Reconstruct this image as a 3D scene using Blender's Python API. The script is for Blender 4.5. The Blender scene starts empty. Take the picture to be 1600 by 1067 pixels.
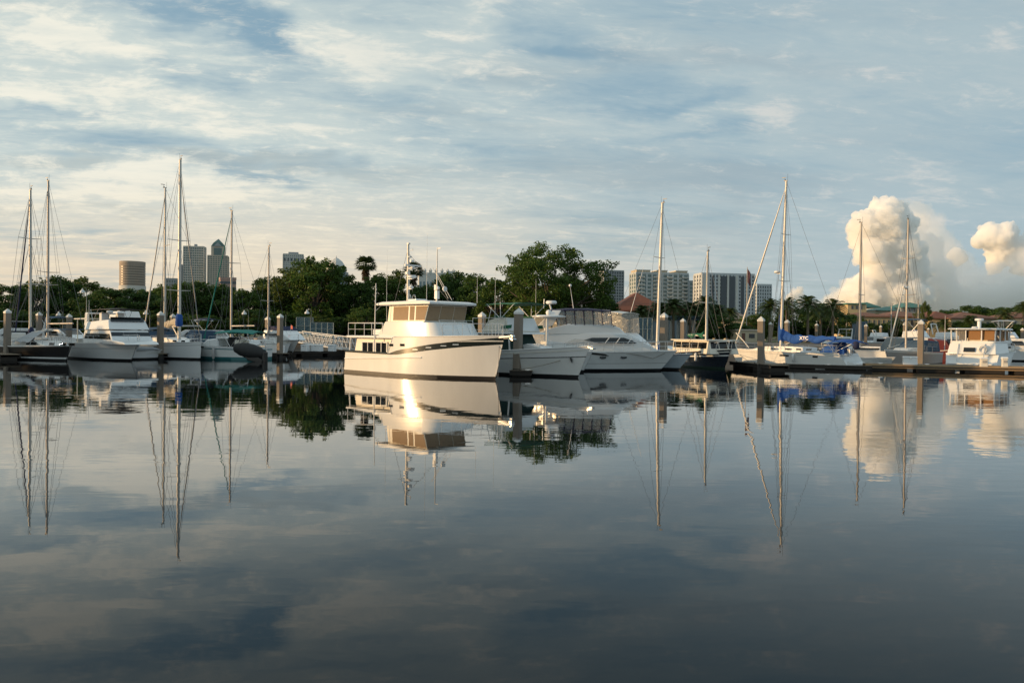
import bpy, bmesh, math, random
from mathutils import Vector, Matrix, noise

# ------------------------------------------------------------------ camera, sky, sun, exposure
SC = bpy.context.scene
COL = SC.collection
F, CZ = 1244.4, 2.4                     # focal length in photo pixels, eye height above the water
PITCH, ROLL = math.radians(-0.62), math.radians(0.60)
SUN_AZ = Vector((-0.990, -0.135, 0)).normalized()
SUN_EL = math.radians(7.5)

cam_d = bpy.data.cameras.new('camera')
cam_d.lens = 28.0
cam_d.sensor_width = 36.0
cam_d.clip_start = 0.2
cam_d.clip_end = 60000
cam = bpy.data.objects.new('camera', cam_d)
cam.location = (0, 0, CZ)
CAM_R = Matrix.Rotation(math.radians(90) + PITCH, 3, 'X') @ Matrix.Rotation(ROLL, 3, 'Z')
cam.rotation_euler = CAM_R.to_euler()
COL.objects.link(cam)
SC.camera = cam


def ray(px, py):
    """World direction seen at a pixel of the 1600 x 1067 photograph."""
    return CAM_R @ Vector(((px - 800) / F, (533.5 - py) / F, -1.0))


def at(px, py, Y):
    d = ray(px, py)
    return Vector((0, 0, CZ)) + d * (Y / d.y)


def onwater(px, py, z=0.0):
    d = ray(px, py)
    return Vector((0, 0, CZ)) + d * ((z - CZ) / d.z)


def zat(px, py, Y):
    return at(px, py, Y).z


# cloud masses in the sky: azimuth, height, spread, tilt, weight (as the photo's pixels, turned into directions)
SKY_WHITE = [(80, 55, 130, 24, -8, .75), (150, 68, 80, 16, -12, .35), (40, 128, 150, 26, -4, .55), (190, 150, 130, 22, -4, .5),
             (560, 78, 95, 34, -14, .85), (690, 105, 120, 55, -20, .32), (770, 20, 60, 40, 30, .3), (330, 195, 190, 22, -4, .45),
             (260, 285, 230, 28, -6, .55), (120, 305, 200, 25, 3, .5), (520, 230, 160, 14, -8, .2), (1215, 180, 60, 60, 0, .34),
             (1390, 48, 90, 14, 0, .34), (1530, 75, 60, 18, 0, .40), (1355, 103, 26, 10, 0, .35), (1400, 330, 90, 90, 0, .34),
             (640, 330, 200, 26, -4, .25), (450, 395, 420, 40, 0, .25)]
SKY_BLUE = [(290, 16, 190, 30, -14, .36), (400, 60, 110, 30, -24, .30), (420, 285, 80, 12, -12, .40), (130, 172, 100, 13, 0, .40), (235, 85, 70, 14, -20, .25),
            (900, 92, 100, 11, -4, .30), (1030, 165, 90, 14, 6, .30), (1130, 215, 80, 12, 0, .26), (700, 130, 120, 10, -10, .2), (90, 282, 70, 12, 0, .3)]
SKY_GREY = [(60, 250, 150, 16, -3, .6), (330, 245, 260, 13, -4, .5), (520, 275, 260, 16, -6, .75), (140, 328, 280, 10, 0, .6),
            (740, 200, 240, 20, -3, .5), (950, 250, 260, 34, -4, .6), (1050, 300, 240, 22, 0, .5), (1200, 100, 260, 16, 0, .5),
            (620, 260, 150, 12, -5, .4), (1500, 440, 260, 60, 0, .35), (430, 358, 200, 7, 0, .5), (1380, 200, 300, 60, 0, .35)]

SC.view_settings.view_transform = 'Standard'
SC.view_settings.look = 'None'
SC.view_settings.exposure = 0.0
SC.view_settings.gamma = 1.0
SC.view_settings.use_curve_mapping = False
SC.cycles.max_bounces = 8
SC.cycles.transparent_max_bounces = 24
SC.cycles.sample_clamp_indirect = 6.0

sun_d = bpy.data.lights.new('sun', 'SUN')
sun_d.energy = 4.7
sun_d.angle = math.radians(0.6)
sun_d.color = (1.0, 0.64, 0.31)
sun = bpy.data.objects.new('sun', sun_d)
to_sun = Vector((SUN_AZ.x * math.cos(SUN_EL), SUN_AZ.y * math.cos(SUN_EL), math.sin(SUN_EL)))
sun.rotation_euler = to_sun.to_track_quat('Z', 'Y').to_euler()
sun.location = to_sun * 200
COL.objects.link(sun)


class NT:
    """Short-hand for building node trees."""
    def __init__(s, tree):
        s.t = tree
        s.n = tree.nodes
        s.l = tree.links
    def new(s, kind, **kw):
        nd = s.n.new(kind)
        for k, v in kw.items():
            setattr(nd, k, v)
        return nd
    def put(s, sock, v):
        if v is None:
            return
        if isinstance(v, bpy.types.NodeSocket):
            s.l.new(v, sock)
        else:
            sock.default_value = v
    def m(s, op, a, b=None, c=None, clamp=False):
        nd = s.new('ShaderNodeMath', operation=op, use_clamp=clamp)
        s.put(nd.inputs[0], a); s.put(nd.inputs[1], b); s.put(nd.inputs[2], c)
        return nd.outputs[0]
    def mix(s, f, a, b, blend='MIX'):
        nd = s.new('ShaderNodeMix', data_type='RGBA', blend_type=blend)
        s.put(nd.inputs[0], f); s.put(nd.inputs[6], a); s.put(nd.inputs[7], b)
        return nd.outputs[2]
    def comb(s, x, y, z):
        nd = s.new('ShaderNodeCombineXYZ')
        s.put(nd.inputs[0], x); s.put(nd.inputs[1], y); s.put(nd.inputs[2], z)
        return nd.outputs[0]
    def noise(s, vec, scale, detail=4, rough=0.5, dist=0.0):
        nd = s.new('ShaderNodeTexNoise')
        s.put(nd.inputs['Vector'], vec)
        nd.inputs['Scale'].default_value = scale
        nd.inputs['Detail'].default_value = detail
        nd.inputs['Roughness'].default_value = rough
        nd.inputs['Distortion'].default_value = dist
        return nd.outputs[0]
    def sstep(s, v, a, b, lo=0.0, hi=1.0):
        nd = s.new('ShaderNodeMapRange', interpolation_type='SMOOTHSTEP')
        s.put(nd.inputs[0], v)
        for i, q in enumerate((a, b, lo, hi)):
            s.put(nd.inputs[1 + i], q)
        return nd.outputs[0]


world = bpy.data.worlds.new('World')
SC.world = world
world.use_nodes = True
W = NT(world.node_tree)
W.n.clear()
w_out = W.new('ShaderNodeOutputWorld')
sky = W.new('ShaderNodeTexSky')
sky.sky_type = 'NISHITA'
sky.sun_disc = False
sky.sun_elevation = SUN_EL
sky.sun_rotation = math.atan2(SUN_AZ.x, SUN_AZ.y)
sky.altitude = 0
sky.air_density = 1.0
sky.dust_density = 1.2
sky.ozone_density = 2.0
tc = W.new('ShaderNodeTexCoord')
sep = W.new('ShaderNodeSeparateXYZ')
W.l.new(tc.outputs['Generated'], sep.inputs[0])
dx, dy, dz = sep.outputs
up = W.m('MAXIMUM', dz, 0.0)
# the cloud sheet, seen from below: directions projected on a plane overhead
inv = W.m('DIVIDE', 1.0, W.m('ADD', up, 0.10))
u = W.m('MULTIPLY', dx, inv)
v = W.m('MULTIPLY', dy, inv)
# directions as slopes, for the large cloud masses that have a place of their own
fy = W.m('DIVIDE', 1.0, W.m('MAXIMUM', dy, 0.15))
aa = W.m('MULTIPLY', dx, fy)
ee = W.m('MULTIPLY', up, fy)
warp = W.noise(W.comb(aa, W.m('MULTIPLY', ee, 1.6), 0.3), 5.0, 4, 0.6)
warp2 = W.noise(W.comb(aa, W.m('MULTIPLY', ee, 1.6), 7.3), 5.0, 4, 0.6)
aw = W.m('ADD', aa, W.m('MULTIPLY', W.m('SUBTRACT', warp, 0.5), 0.22))
ew = W.m('ADD', ee, W.m('MULTIPLY', W.m('SUBTRACT', warp2, 0.5), 0.12))


def blobs(rows):
    tot = None
    for px, py, sx, sy, tilt, amp in rows:
        d_ = ray(px, py)
        a0, e0 = d_.x / d_.y, d_.z / d_.y
        c, s_ = math.cos(math.radians(tilt)), math.sin(math.radians(tilt))
        da = W.m('SUBTRACT', aw, a0)
        de = W.m('SUBTRACT', ew, e0)
        p = W.m('MULTIPLY', W.m('ADD', W.m('MULTIPLY', da, c), W.m('MULTIPLY', de, s_)), F / sx)
        q = W.m('MULTIPLY', W.m('SUBTRACT', W.m('MULTIPLY', de, c), W.m('MULTIPLY', da, s_)), F / sy)
        g = W.m('MULTIPLY', W.m('EXPONENT', W.m('MULTIPLY', W.m('ADD', W.m('MULTIPLY', p, p), W.m('MULTIPLY', q, q)), -1.0)), amp)
        tot = g if tot is None else W.m('ADD', tot, g)
    return tot

# streaks of high cloud
uvs = W.comb(W.m('ADD', W.m('MULTIPLY', u, 0.42), W.m('MULTIPLY', v, 0.16)), W.m('SUBTRACT', W.m('MULTIPLY', v, 0.95), W.m('MULTIPLY', u, 0.22)), 0.0)
n_big = W.noise(uvs, 1.7, 8, 0.60, 0.35)
n_fine = W.noise(uvs, 6.5, 10, 0.66, 0.45)
n_lay = W.noise(W.comb(W.m('MULTIPLY', u, 0.30), W.m('MULTIPLY', v, 1.0), 4.7), 1.5, 6, 0.55, 0.4)
uvp = W.comb(W.m('MULTIPLY', aa, 3.2), W.m('MULTIPLY', ee, 9.0), 2.2)
n_puff = W.noise(uvp, 6.5, 9, 0.68, 0.5)

white_b = blobs(SKY_WHITE)
blue_b = blobs(SKY_BLUE)
grey_b = blobs(SKY_GREY)
veil = W.m('ADD', W.m('ADD', W.m('MULTIPLY', n_big, 1.25), W.m('MULTIPLY', n_fine, 0.75)), W.m('SUBTRACT', W.m('MULTIPLY', white_b, 0.9), blue_b))
veil = W.sstep(veil, 0.54, 1.18)
bright = W.m('ADD', W.m('ADD', W.m('MULTIPLY', n_fine, 0.95), W.m('MULTIPLY', n_puff, 1.0)), W.m('MULTIPLY', white_b, 0.55))
bright = W.m('MULTIPLY', W.sstep(bright, 1.02, 1.40), W.sstep(n_fine, 0.22, 0.66, 0.45, 1.0))
dark = W.sstep(W.m('ADD', W.m('ADD', W.m('MULTIPLY', n_lay, 1.15), W.m('MULTIPLY', n_fine, 0.35)), W.m('MULTIPLY', grey_b, 0.36)), 0.80, 1.16)
lowf = W.sstep(ee, 0.30, 0.0)                     # nearer the horizon
leftf = W.sstep(aa, 0.50, -0.50)                  # towards the sun
warmf = W.m('MULTIPLY', W.sstep(ee, 0.23, 0.02), W.sstep(aa, 0.6, -0.45))

c_blue = W.mix(lowf, (0.225, 0.345, 0.425, 1), (0.32, 0.39, 0.41, 1))
sky_dim = W.mix(0.82, sky.outputs[0], (0.0, 0.0, 0.0, 1))
c_veil = W.mix(leftf, (0.32, 0.402, 0.435, 1), (0.46, 0.52, 0.505, 1))
c_veil = W.mix(warmf, c_veil, (0.65, 0.54, 0.40, 1))
c_white = W.mix(leftf, (0.50, 0.51, 0.495, 1), (0.73, 0.70, 0.60, 1))
c_white = W.mix(warmf, c_white, (0.72, 0.61, 0.43, 1))
c_dark = W.mix(leftf, (0.265, 0.34, 0.385, 1), (0.325, 0.375, 0.375, 1))
c_dark = W.mix(warmf, c_dark, (0.445, 0.39, 0.30, 1))
c = W.mix(veil, c_blue, c_veil)
c = W.mix(W.m('MULTIPLY', dark, 0.72), c, c_dark)
c = W.mix(W.m('MULTIPLY', bright, 0.85), c, c_white)
wisp = W.sstep(W.m('ADD', W.noise(uvs, 21.0, 8, 0.70, 0.3), W.m('MULTIPLY', W.m('SUBTRACT', n_big, 0.5), 0.9)), 0.50, 0.78)
c = W.mix(W.m('MULTIPLY', wisp, W.m('ADD', 0.12, W.m('MULTIPLY', leftf, 0.30))), c, c_white)
bg_cloud = W.new('ShaderNodeBackground')
W.l.new(c, bg_cloud.inputs[0])
bg_cloud.inputs[1].default_value = 1.30
bg_sky = W.new('ShaderNodeBackground')
W.l.new(sky.outputs[0], bg_sky.inputs[0])
bg_sky.inputs[1].default_value = 0.13
ms = W.new('ShaderNodeMixShader')
W.put(ms.inputs[0], W.m('SUBTRACT', 1.0, W.m('MULTIPLY', W.m('SUBTRACT', 1.0, veil), 0.20)))
W.l.new(bg_sky.outputs[0], ms.inputs[1])
W.l.new(bg_cloud.outputs[0], ms.inputs[2])
W.l.new(ms.outputs[0], w_out.inputs[0])
world.cycles.sampling_method = 'MANUAL'
world.cycles.sample_map_resolution = 512

# ------------------------------------------------------------------ materials
MATS = {}


def pbr(name, col, rough=0.5, metal=0.0, var=0.12, scale=3.0, bump=0.0, bscale=20.0, spec=0.5, coat=0.0, stretch=(1, 1, 1), isl=0.0, bdist=0.02):
    """Principled surface whose colour wanders a little (stains, weather); isl = variation from leaf to leaf or board to board."""
    if name in MATS:
        return MATS[name]
    mt = bpy.data.materials.new(name)
    mt.use_nodes = True
    N = NT(mt.node_tree)
    b = N.n['Principled BSDF']
    tcn = N.new('ShaderNodeTexCoord')
    mp = N.new('ShaderNodeMapping')
    N.l.new(tcn.outputs['Object'], mp.inputs[0])
    mp.inputs['Scale'].default_value = stretch
    nz = N.noise(mp.outputs[0], scale, 5, 0.6)
    f = N.m('ADD', N.m('MULTIPLY', N.m('SUBTRACT', nz, 0.5), 2 * var), 1.0)
    if isl:
        g = N.new('ShaderNodeNewGeometry')
        f = N.m('MULTIPLY', f, N.m('ADD', 1.0 - isl, N.m('MULTIPLY', g.outputs['Random Per Island'], 2 * isl)))
    cc = N.new('ShaderNodeVectorMath', operation='SCALE')
    cc.inputs[0].default_value = col
    N.l.new(f, cc.inputs['Scale'])
    N.l.new(cc.outputs[0], b.inputs['Base Color'])
    b.inputs['Roughness'].default_value = rough
    b.inputs['Metallic'].default_value = metal
    b.inputs['Specular IOR Level'].default_value = spec
    b.inputs['Coat Weight'].default_value = coat
    b.inputs['Coat Roughness'].default_value = 0.08
    if bump:
        bn = N.noise(mp.outputs[0], bscale, 4, 0.6)
        bp = N.new('ShaderNodeBump')
        bp.inputs['Strength'].default_value = bump
        bp.inputs['Distance'].default_value = bdist
        N.l.new(bn, bp.inputs['Height'])
        N.l.new(bp.outputs[0], b.inputs['Normal'])
    MATS[name] = mt
    return mt


def leafmat(name, col, isl=0.35, trans=0.25, var=0.3, scale=0.5):
    if name in MATS:
        return MATS[name]
    mt = pbr(name, col, 0.6, 0, var, scale, isl=isl, spec=0.25)
    N = NT(mt.node_tree)
    b = N.n['Principled BSDF']
    out = N.n['Material Output']
    tr = N.new('ShaderNodeBsdfTranslucent')
    src = b.inputs['Base Color'].links[0].from_socket
    N.l.new(src, tr.inputs[0])
    mx = N.new('ShaderNodeMixShader')
    mx.inputs[0].default_value = trans
    N.l.new(b.outputs[0], mx.inputs[1])
    N.l.new(tr.outputs[0], mx.inputs[2])
    N.l.new(mx.outputs[0], out.inputs[0])
    return mt


def clear_mat(name, col, opac):
    """Clear vinyl or glass: part see-through, part glossy."""
    mt = bpy.data.materials.new(name)
    mt.use_nodes = True
    N = NT(mt.node_tree)
    b = N.n['Principled BSDF']
    out = N.n['Material Output']
    b.inputs['Base Color'].default_value = (*col, 1)
    b.inputs['Roughness'].default_value = 0.12
    tcn = N.new('ShaderNodeTexCoord')
    nz = N.noise(tcn.outputs['Object'], 2.5, 3, 0.5, 0.6)
    bp = N.new('ShaderNodeBump')
    bp.inputs['Strength'].default_value = 0.35
    bp.inputs['Distance'].default_value = 0.05
    N.l.new(nz, bp.inputs['Height'])
    N.l.new(bp.outputs[0], b.inputs['Normal'])
    tr = N.new('ShaderNodeBsdfTransparent')
    mx = N.new('ShaderNodeMixShader')
    mx.inputs[0].default_value = opac
    N.l.new(tr.outputs[0], mx.inputs[1])
    N.l.new(b.outputs[0], mx.inputs[2])
    N.l.new(mx.outputs[0], out.inputs[0])
    MATS[name] = mt
    return mt


def water_mat():
    mt = bpy.data.materials.new('harbour_water')
    mt.use_nodes = True
    N = NT(mt.node_tree)
    b = N.n['Principled BSDF']
    g = N.new('ShaderNodeNewGeometry')
    mp = N.new('ShaderNodeMapping')
    N.l.new(g.outputs['Position'], mp.inputs[0])
    mp.inputs['Rotation'].default_value = (0, 0, math.radians(12))
    mp.inputs['Scale'].default_value = (0.45, 1.0, 1.0)
    n1 = N.noise(mp.outputs[0], 1.3, 2, 0.5, 0.4)
    n2 = N.noise(mp.outputs[0], 4.2, 2, 0.5, 0.2)
    gust = N.sstep(N.noise(mp.outputs[0], 0.045, 3, 0.6), 0.38, 0.68, 0.20, 1.35)
    h = N.m('MULTIPLY', N.m('ADD', N.m('MULTIPLY', n1, 1.0), N.m('MULTIPLY', n2, 0.16)), gust)
    bp = N.new('ShaderNodeBump')
    bp.inputs['Strength'].default_value = 1.0
    bp.inputs['Distance'].default_value = 0.0072
    N.l.new(h, bp.inputs['Height'])
    # shallow looks reflect, steep looks sink into the dark water
    fr = N.new('ShaderNodeFresnel')
    fr.inputs['IOR'].default_value = 1.333
    N.l.new(bp.outputs[0], fr.inputs['Normal'])
    cv = N.new('ShaderNodeFloatCurve')
    c_ = cv.mapping.curves[0]
    for x, y in ((.06, .045), (.11, .095), (.16, .16), (.25, .31), (.35, .52), (.45, .70), (.58, .83), (.75, .93)):
        c_.points.new(x, y)
    cv.mapping.update()
    N.l.new(fr.outputs[0], cv.inputs['Value'])
    df = N.new('ShaderNodeBsdfDiffuse')
    df.inputs[0].default_value = (0.006, 0.012, 0.017, 1)
    gl = N.new('ShaderNodeBsdfGlossy')
    gl.inputs['Roughness'].default_value = 0.010
    N.l.new(bp.outputs[0], gl.inputs['Normal'])
    mx = N.new('ShaderNodeMixShader')
    N.l.new(cv.outputs[0], mx.inputs[0])
    N.l.new(df.outputs[0], mx.inputs[1]); N.l.new(gl.outputs[0], mx.inputs[2])
    N.l.new(mx.outputs[0], N.n['Material Output'].inputs['Surface'])
    N.n.remove(b)
    return mt


# ------------------------------------------------------------------ mesh helpers
class MB:
    """Collects simple solids; build() links them as one mesh object."""
    def __init__(s):
        s.v = []; s.f = []; s.fast = None
    def add(s, vs, fs):
        o = len(s.v)
        s.v.extend([tuple(p) for p in vs])
        s.f.extend([tuple(i + o for i in f) for f in fs])
    def box(s, c, size, rz=0.0, ry=0.0, taper=1.0):
        hx, hy, hz = size[0] / 2, size[1] / 2, size[2] / 2
        M = Matrix.Translation(c) @ Matrix.Rotation(rz, 4, 'Z') @ Matrix.Rotation(ry, 4, 'Y')
        vs = []
        for z, k in ((-hz, 1.0), (hz, taper)):
            for x, y in ((-hx, -hy), (hx, -hy), (hx, hy), (-hx, hy)):
                vs.append(M @ Vector((x * k, y * k, z)))
        s.add(vs, [(0, 3, 2, 1), (4, 5, 6, 7), (0, 1, 5, 4), (1, 2, 6, 5), (2, 3, 7, 6), (3, 0, 4, 7)])
        return s
    def tube(s, pts, r, n=6, cap=True):
        pts = [Vector(p) for p in pts]
        rs = r if isinstance(r, (list, tuple)) else [r] * len(pts)
        o = len(s.v)
        prev = None
        for i, p in enumerate(pts):
            d = (pts[min(i + 1, len(pts) - 1)] - pts[max(i - 1, 0)])
            if d.length < 1e-9:
                d = Vector((0, 0, 1))
            d.normalize()
            if prev is None:
                a = d.orthogonal().normalized()
            else:
                a = (prev - d * prev.dot(d))
                a = a.normalized() if a.length > 1e-6 else d.orthogonal().normalized()
            prev = a
            b = d.cross(a)
            for k in range(n):
                t = 2 * math.pi * (k + 0.5) / n
                s.v.append(tuple(p + (a * math.cos(t) + b * math.sin(t)) * rs[i]))
        for i in range(len(pts) - 1):
            for k in range(n):
                k2 = (k + 1) % n
                s.f.append((o + i * n + k, o + i * n + k2, o + (i + 1) * n + k2, o + (i + 1) * n + k))
        if cap:
            s.f.append(tuple(o + k for k in reversed(range(n))))
            e = o + (len(pts) - 1) * n
            s.f.append(tuple(e + k for k in range(n)))
        return s
    def lathe(s, prof, n=16, c=(0, 0, 0), axis='Z'):
        """prof: (radius, height) pairs from the bottom up."""
        o = len(s.v)
        for r, z in prof:
            for k in range(n):
                t = 2 * math.pi * k / n
                p = (r * math.cos(t), r * math.sin(t), z)
                if axis == 'X':
                    p = (z, r * math.cos(t), r * math.sin(t))
                if axis == 'Y':
                    p = (r * math.cos(t), z, r * math.sin(t))
                s.v.append((p[0] + c[0], p[1] + c[1], p[2] + c[2]))
        for i in range(len(prof) - 1):
            for k in range(n):
                k2 = (k + 1) % n
                s.f.append((o + i * n + k, o + i * n + k2, o + (i + 1) * n + k2, o + (i + 1) * n + k))
        s.f.append(tuple(o + k for k in reversed(range(n))))
        e = o + (len(prof) - 1) * n
        s.f.append(tuple(e + k for k in range(n)))
        return s
    def ball(s, c, r, n=10, sq=1.0):
        prof = [(max(1e-3, r * math.sin(math.pi * i / 6)), -r * sq * math.cos(math.pi * i / 6)) for i in range(7)]
        return s.lathe(prof, n, c)
    def prism(s, poly, w, y0=None):
        """Side outline (x, z) carried across the boat: half-width w(x, z) or a number, or from y0 to w when y0 is given."""
        n = len(poly)
        fw = w if callable(w) else (lambda x, z: w)
        L = [(x, fw(x, z), z) for x, z in poly]
        R = [(x, -fw(x, z) if y0 is None else y0, z) for x, z in poly]
        area = sum(poly[i][0] * poly[(i + 1) % n][1] - poly[(i + 1) % n][0] * poly[i][1] for i in range(n))
        idx = list(range(n))
        fs = [tuple(idx), tuple(n + i for i in reversed(idx))]
        for i in range(n):
            j = (i + 1) % n
            fs.append((i, n + i, n + j, j))
        if area > 0:
            fs = [tuple(reversed(f)) for f in fs]
        s.add(L + R, fs)
        return s
    def sheet(s, grid, thick=0.0):
        """grid[i][j] of points -> quads, with thickness downwards if asked."""
        o = len(s.v)
        ni, nj = len(grid), len(grid[0])
        for row in grid:
            s.v.extend([tuple(p) for p in row])
        for i in range(ni - 1):
            for j in range(nj - 1):
                s.f.append((o + i * nj + j, o + (i + 1) * nj + j, o + (i + 1) * nj + j + 1, o + i * nj + j + 1))
        if thick:
            b = len(s.v)
            for row in grid:
                s.v.extend([(p[0], p[1], p[2] - thick) for p in row])
            for i in range(ni - 1):
                for j in range(nj - 1):
                    s.f.append((b + i * nj + j, b + i * nj + j + 1, b + (i + 1) * nj + j + 1, b + (i + 1) * nj + j))
            ring = [(i, 0) for i in range(ni)] + [(ni - 1, j) for j in range(1, nj)] + [(i, nj - 1) for i in range(ni - 2, -1, -1)] + [(0, j) for j in range(nj - 2, 0, -1)]
            for a, c in zip(ring, ring[1:] + ring[:1]):
                p, q = a[0] * nj + a[1], c[0] * nj + c[1]
                s.f.append((o + p, b + p, b + q, o + q))
        return s
    def build(s, name, mat, parent=None, smooth=None, bevel=0.0, seg=2):
        me = bpy.data.meshes.new(name)
        me.from_pydata(s.v, [], s.f)
        me.materials.append(mat)
        ob = bpy.data.objects.new(name, me)
        COL.objects.link(ob)
        if parent is not None:
            ob.parent = parent
        if smooth is not None:
            bm = bmesh.new(); bm.from_mesh(me)
            bmesh.ops.recalc_face_normals(bm, faces=bm.faces)
            bm.to_mesh(me); bm.free()
            me.shade_smooth()
            if smooth < 180:
                me.set_sharp_from_angle(angle=math.radians(smooth))
        if bevel:
            md = ob.modifiers.new('bevel', 'BEVEL')
            md.width = bevel; md.segments = seg; md.limit_method = 'ANGLE'; md.angle_limit = math.radians(35)
            md.harden_normals = False
        return ob


def tag(o, label, cat, group=None, kind=None):
    if label: o['label'] = label
    if cat: o['category'] = cat
    if group: o['group'] = group
    if kind: o['kind'] = kind
    return o


def thing(name, loc, rz, label, cat, group=None):
    o = bpy.data.objects.new(name, None)
    o.empty_display_size = 0.3
    COL.objects.link(o)
    o.location = loc
    o.rotation_euler = (0, 0, rz)
    return tag(o, label, cat, group)


def kids(o):
    return [c for c in COL.objects if c.parent == o]


def copy_tree(o, parent=None):
    ch = kids(o)
    c = o.copy()
    COL.objects.link(c)
    c.parent = parent
    for q in ch:
        copy_tree(q, c)
    return c


def struct(name, mb, mat, **kw):
    o = mb.build(name, mat, **kw)
    o['kind'] = 'structure'
    return o


# ------------------------------------------------------------------ the setting: water, ground
wm = MB()
wm.add([(-9000, -3000, 0), (9000, -3000, 0), (9000, 12000, 0), (-9000, 12000, 0)], [(0, 1, 2, 3)])
struct('water', wm, water_mat())

# ------------------------------------------------------------------ what things are made of
gel = pbr('white_gelcoat', (0.74, 0.75, 0.75), 0.28, var=0.05, scale=1.2, coat=0.3)
gel_old = pbr('old_white_gelcoat', (0.66, 0.665, 0.65), 0.4, var=0.10, scale=1.5)
gel_cream = pbr('cream_gelcoat', (0.70, 0.66, 0.57), 0.36, var=0.07, scale=1.4)
hull_white = pbr('polished_white_hull', (0.72, 0.71, 0.68), 0.22, var=0.09, scale=1.1, stretch=(1.6, 1.6, .35), coat=0.9, bump=0.12, bscale=1.6, bdist=0.01)
hull_grey = pbr('grey_hull', (0.36, 0.35, 0.34), 0.35, var=0.12, scale=1.5)
hull_navy = pbr('navy_hull', (0.012, 0.018, 0.028), 0.25, var=0.15, scale=1.5, coat=0.3)
hull_black = pbr('black_hull', (0.012, 0.011, 0.011), 0.35, var=0.25, scale=2)
hull_blue = pbr('blue_hull', (0.03, 0.09, 0.20), 0.3, var=0.12, scale=2)
hull_red = pbr('red_hull', (0.085, 0.012, 0.014), 0.4, var=0.15, scale=2)
hull_pale = pbr('pale_blue_hull', (0.46, 0.53, 0.58), 0.3, var=0.06, scale=2)
antifoul = pbr('black_antifouling', (0.008, 0.008, 0.009), 0.5, var=0.3, scale=3)
stripe_dark = pbr('dark_green_stripe', (0.012, 0.018, 0.016), 0.25, var=0.15, scale=1.5)
stripe_teal = pbr('teal_stripe', (0.03, 0.14, 0.15), 0.35, var=0.1)
deckm = pbr('deck_nonskid', (0.55, 0.54, 0.50), 0.7, var=0.08, scale=4, bump=0.3, bscale=60)
teak = pbr('weathered_teak', (0.20, 0.13, 0.08), 0.65, var=0.25, scale=6, stretch=(1, 6, 1))
glass = pbr('dark_window_glass', (0.010, 0.012, 0.014), 0.06, var=0.2, scale=1, spec=0.6)
tan_cover = pbr('tan_window_cover', (0.30, 0.215, 0.135), 0.85, var=0.10, scale=4, bump=0.3, bscale=12)
alu = pbr('painted_mast', (0.58, 0.55, 0.50), 0.38, metal=0.1, var=0.10, scale=2)
alu_dark = pbr('weathered_mast', (0.40, 0.37, 0.34), 0.45, metal=0.2, var=0.12, scale=2)
steel = pbr('stainless_steel', (0.62, 0.62, 0.62), 0.22, metal=0.9, var=0.05)
wire = pbr('rigging_wire', (0.16, 0.16, 0.16), 0.5, metal=0.3, var=0.1)
c_blue = pbr('royal_blue_canvas', (0.012, 0.075, 0.30), 0.85, var=0.18, scale=3, bump=0.6, bscale=5, bdist=0.04)
c_navy = pbr('navy_canvas', (0.012, 0.018, 0.06), 0.85, var=0.2, scale=3, bump=0.4, bscale=6)
c_slate = pbr('slate_blue_canvas', (0.035, 0.075, 0.13), 0.85, var=0.2, scale=3, bump=0.4, bscale=6)
c_teal = pbr('teal_canvas', (0.006, 0.16, 0.135), 0.8, var=0.15, scale=3, bump=0.4, bscale=6)
c_green = pbr('green_canvas', (0.006, 0.10, 0.05), 0.8, var=0.15, scale=3, bump=0.4, bscale=6)
c_dgreen = pbr('dark_green_canvas', (0.008, 0.035, 0.03), 0.85, var=0.2, scale=3, bump=0.4, bscale=5)
c_beige = pbr('beige_canvas', (0.40, 0.35, 0.27), 0.85, var=0.12, scale=3, bump=0.6, bscale=6, bdist=0.03)
c_grey = pbr('grey_tarpaulin', (0.33, 0.345, 0.36), 0.7, var=0.12, scale=2, bump=0.7, bscale=3.5, bdist=0.05)
c_black = pbr('black_cover', (0.012, 0.013, 0.014), 0.7, var=0.3, scale=3, bump=0.5, bscale=5)
vinyl = clear_mat('clear_vinyl', (0.46, 0.46, 0.44), 0.24)
rubber = pbr('black_rubber', (0.02, 0.02, 0.02), 0.7)
white_plastic = pbr('white_plastic', (0.70, 0.70, 0.69), 0.4, var=0.06)
red_plastic = pbr('red_plastic', (0.45, 0.03, 0.02), 0.5)
rope_m = pbr('mooring_rope', (0.22, 0.19, 0.15), 0.9, var=0.2, scale=20)
amber = pbr('brown_curtain', (0.25, 0.13, 0.05), 0.8, var=0.2, scale=5, stretch=(8, 8, 1))


# ------------------------------------------------------------------ boat kit (x towards the bow, z = 0 on the waterline)
def lerp(a, b, t):
    return a + (b - a) * t


def sm(t, a=0.0, b=1.0):
    t = min(1.0, max(0.0, (t - a) / (b - a)))
    return t * t * (3 - 2 * t)


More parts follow.
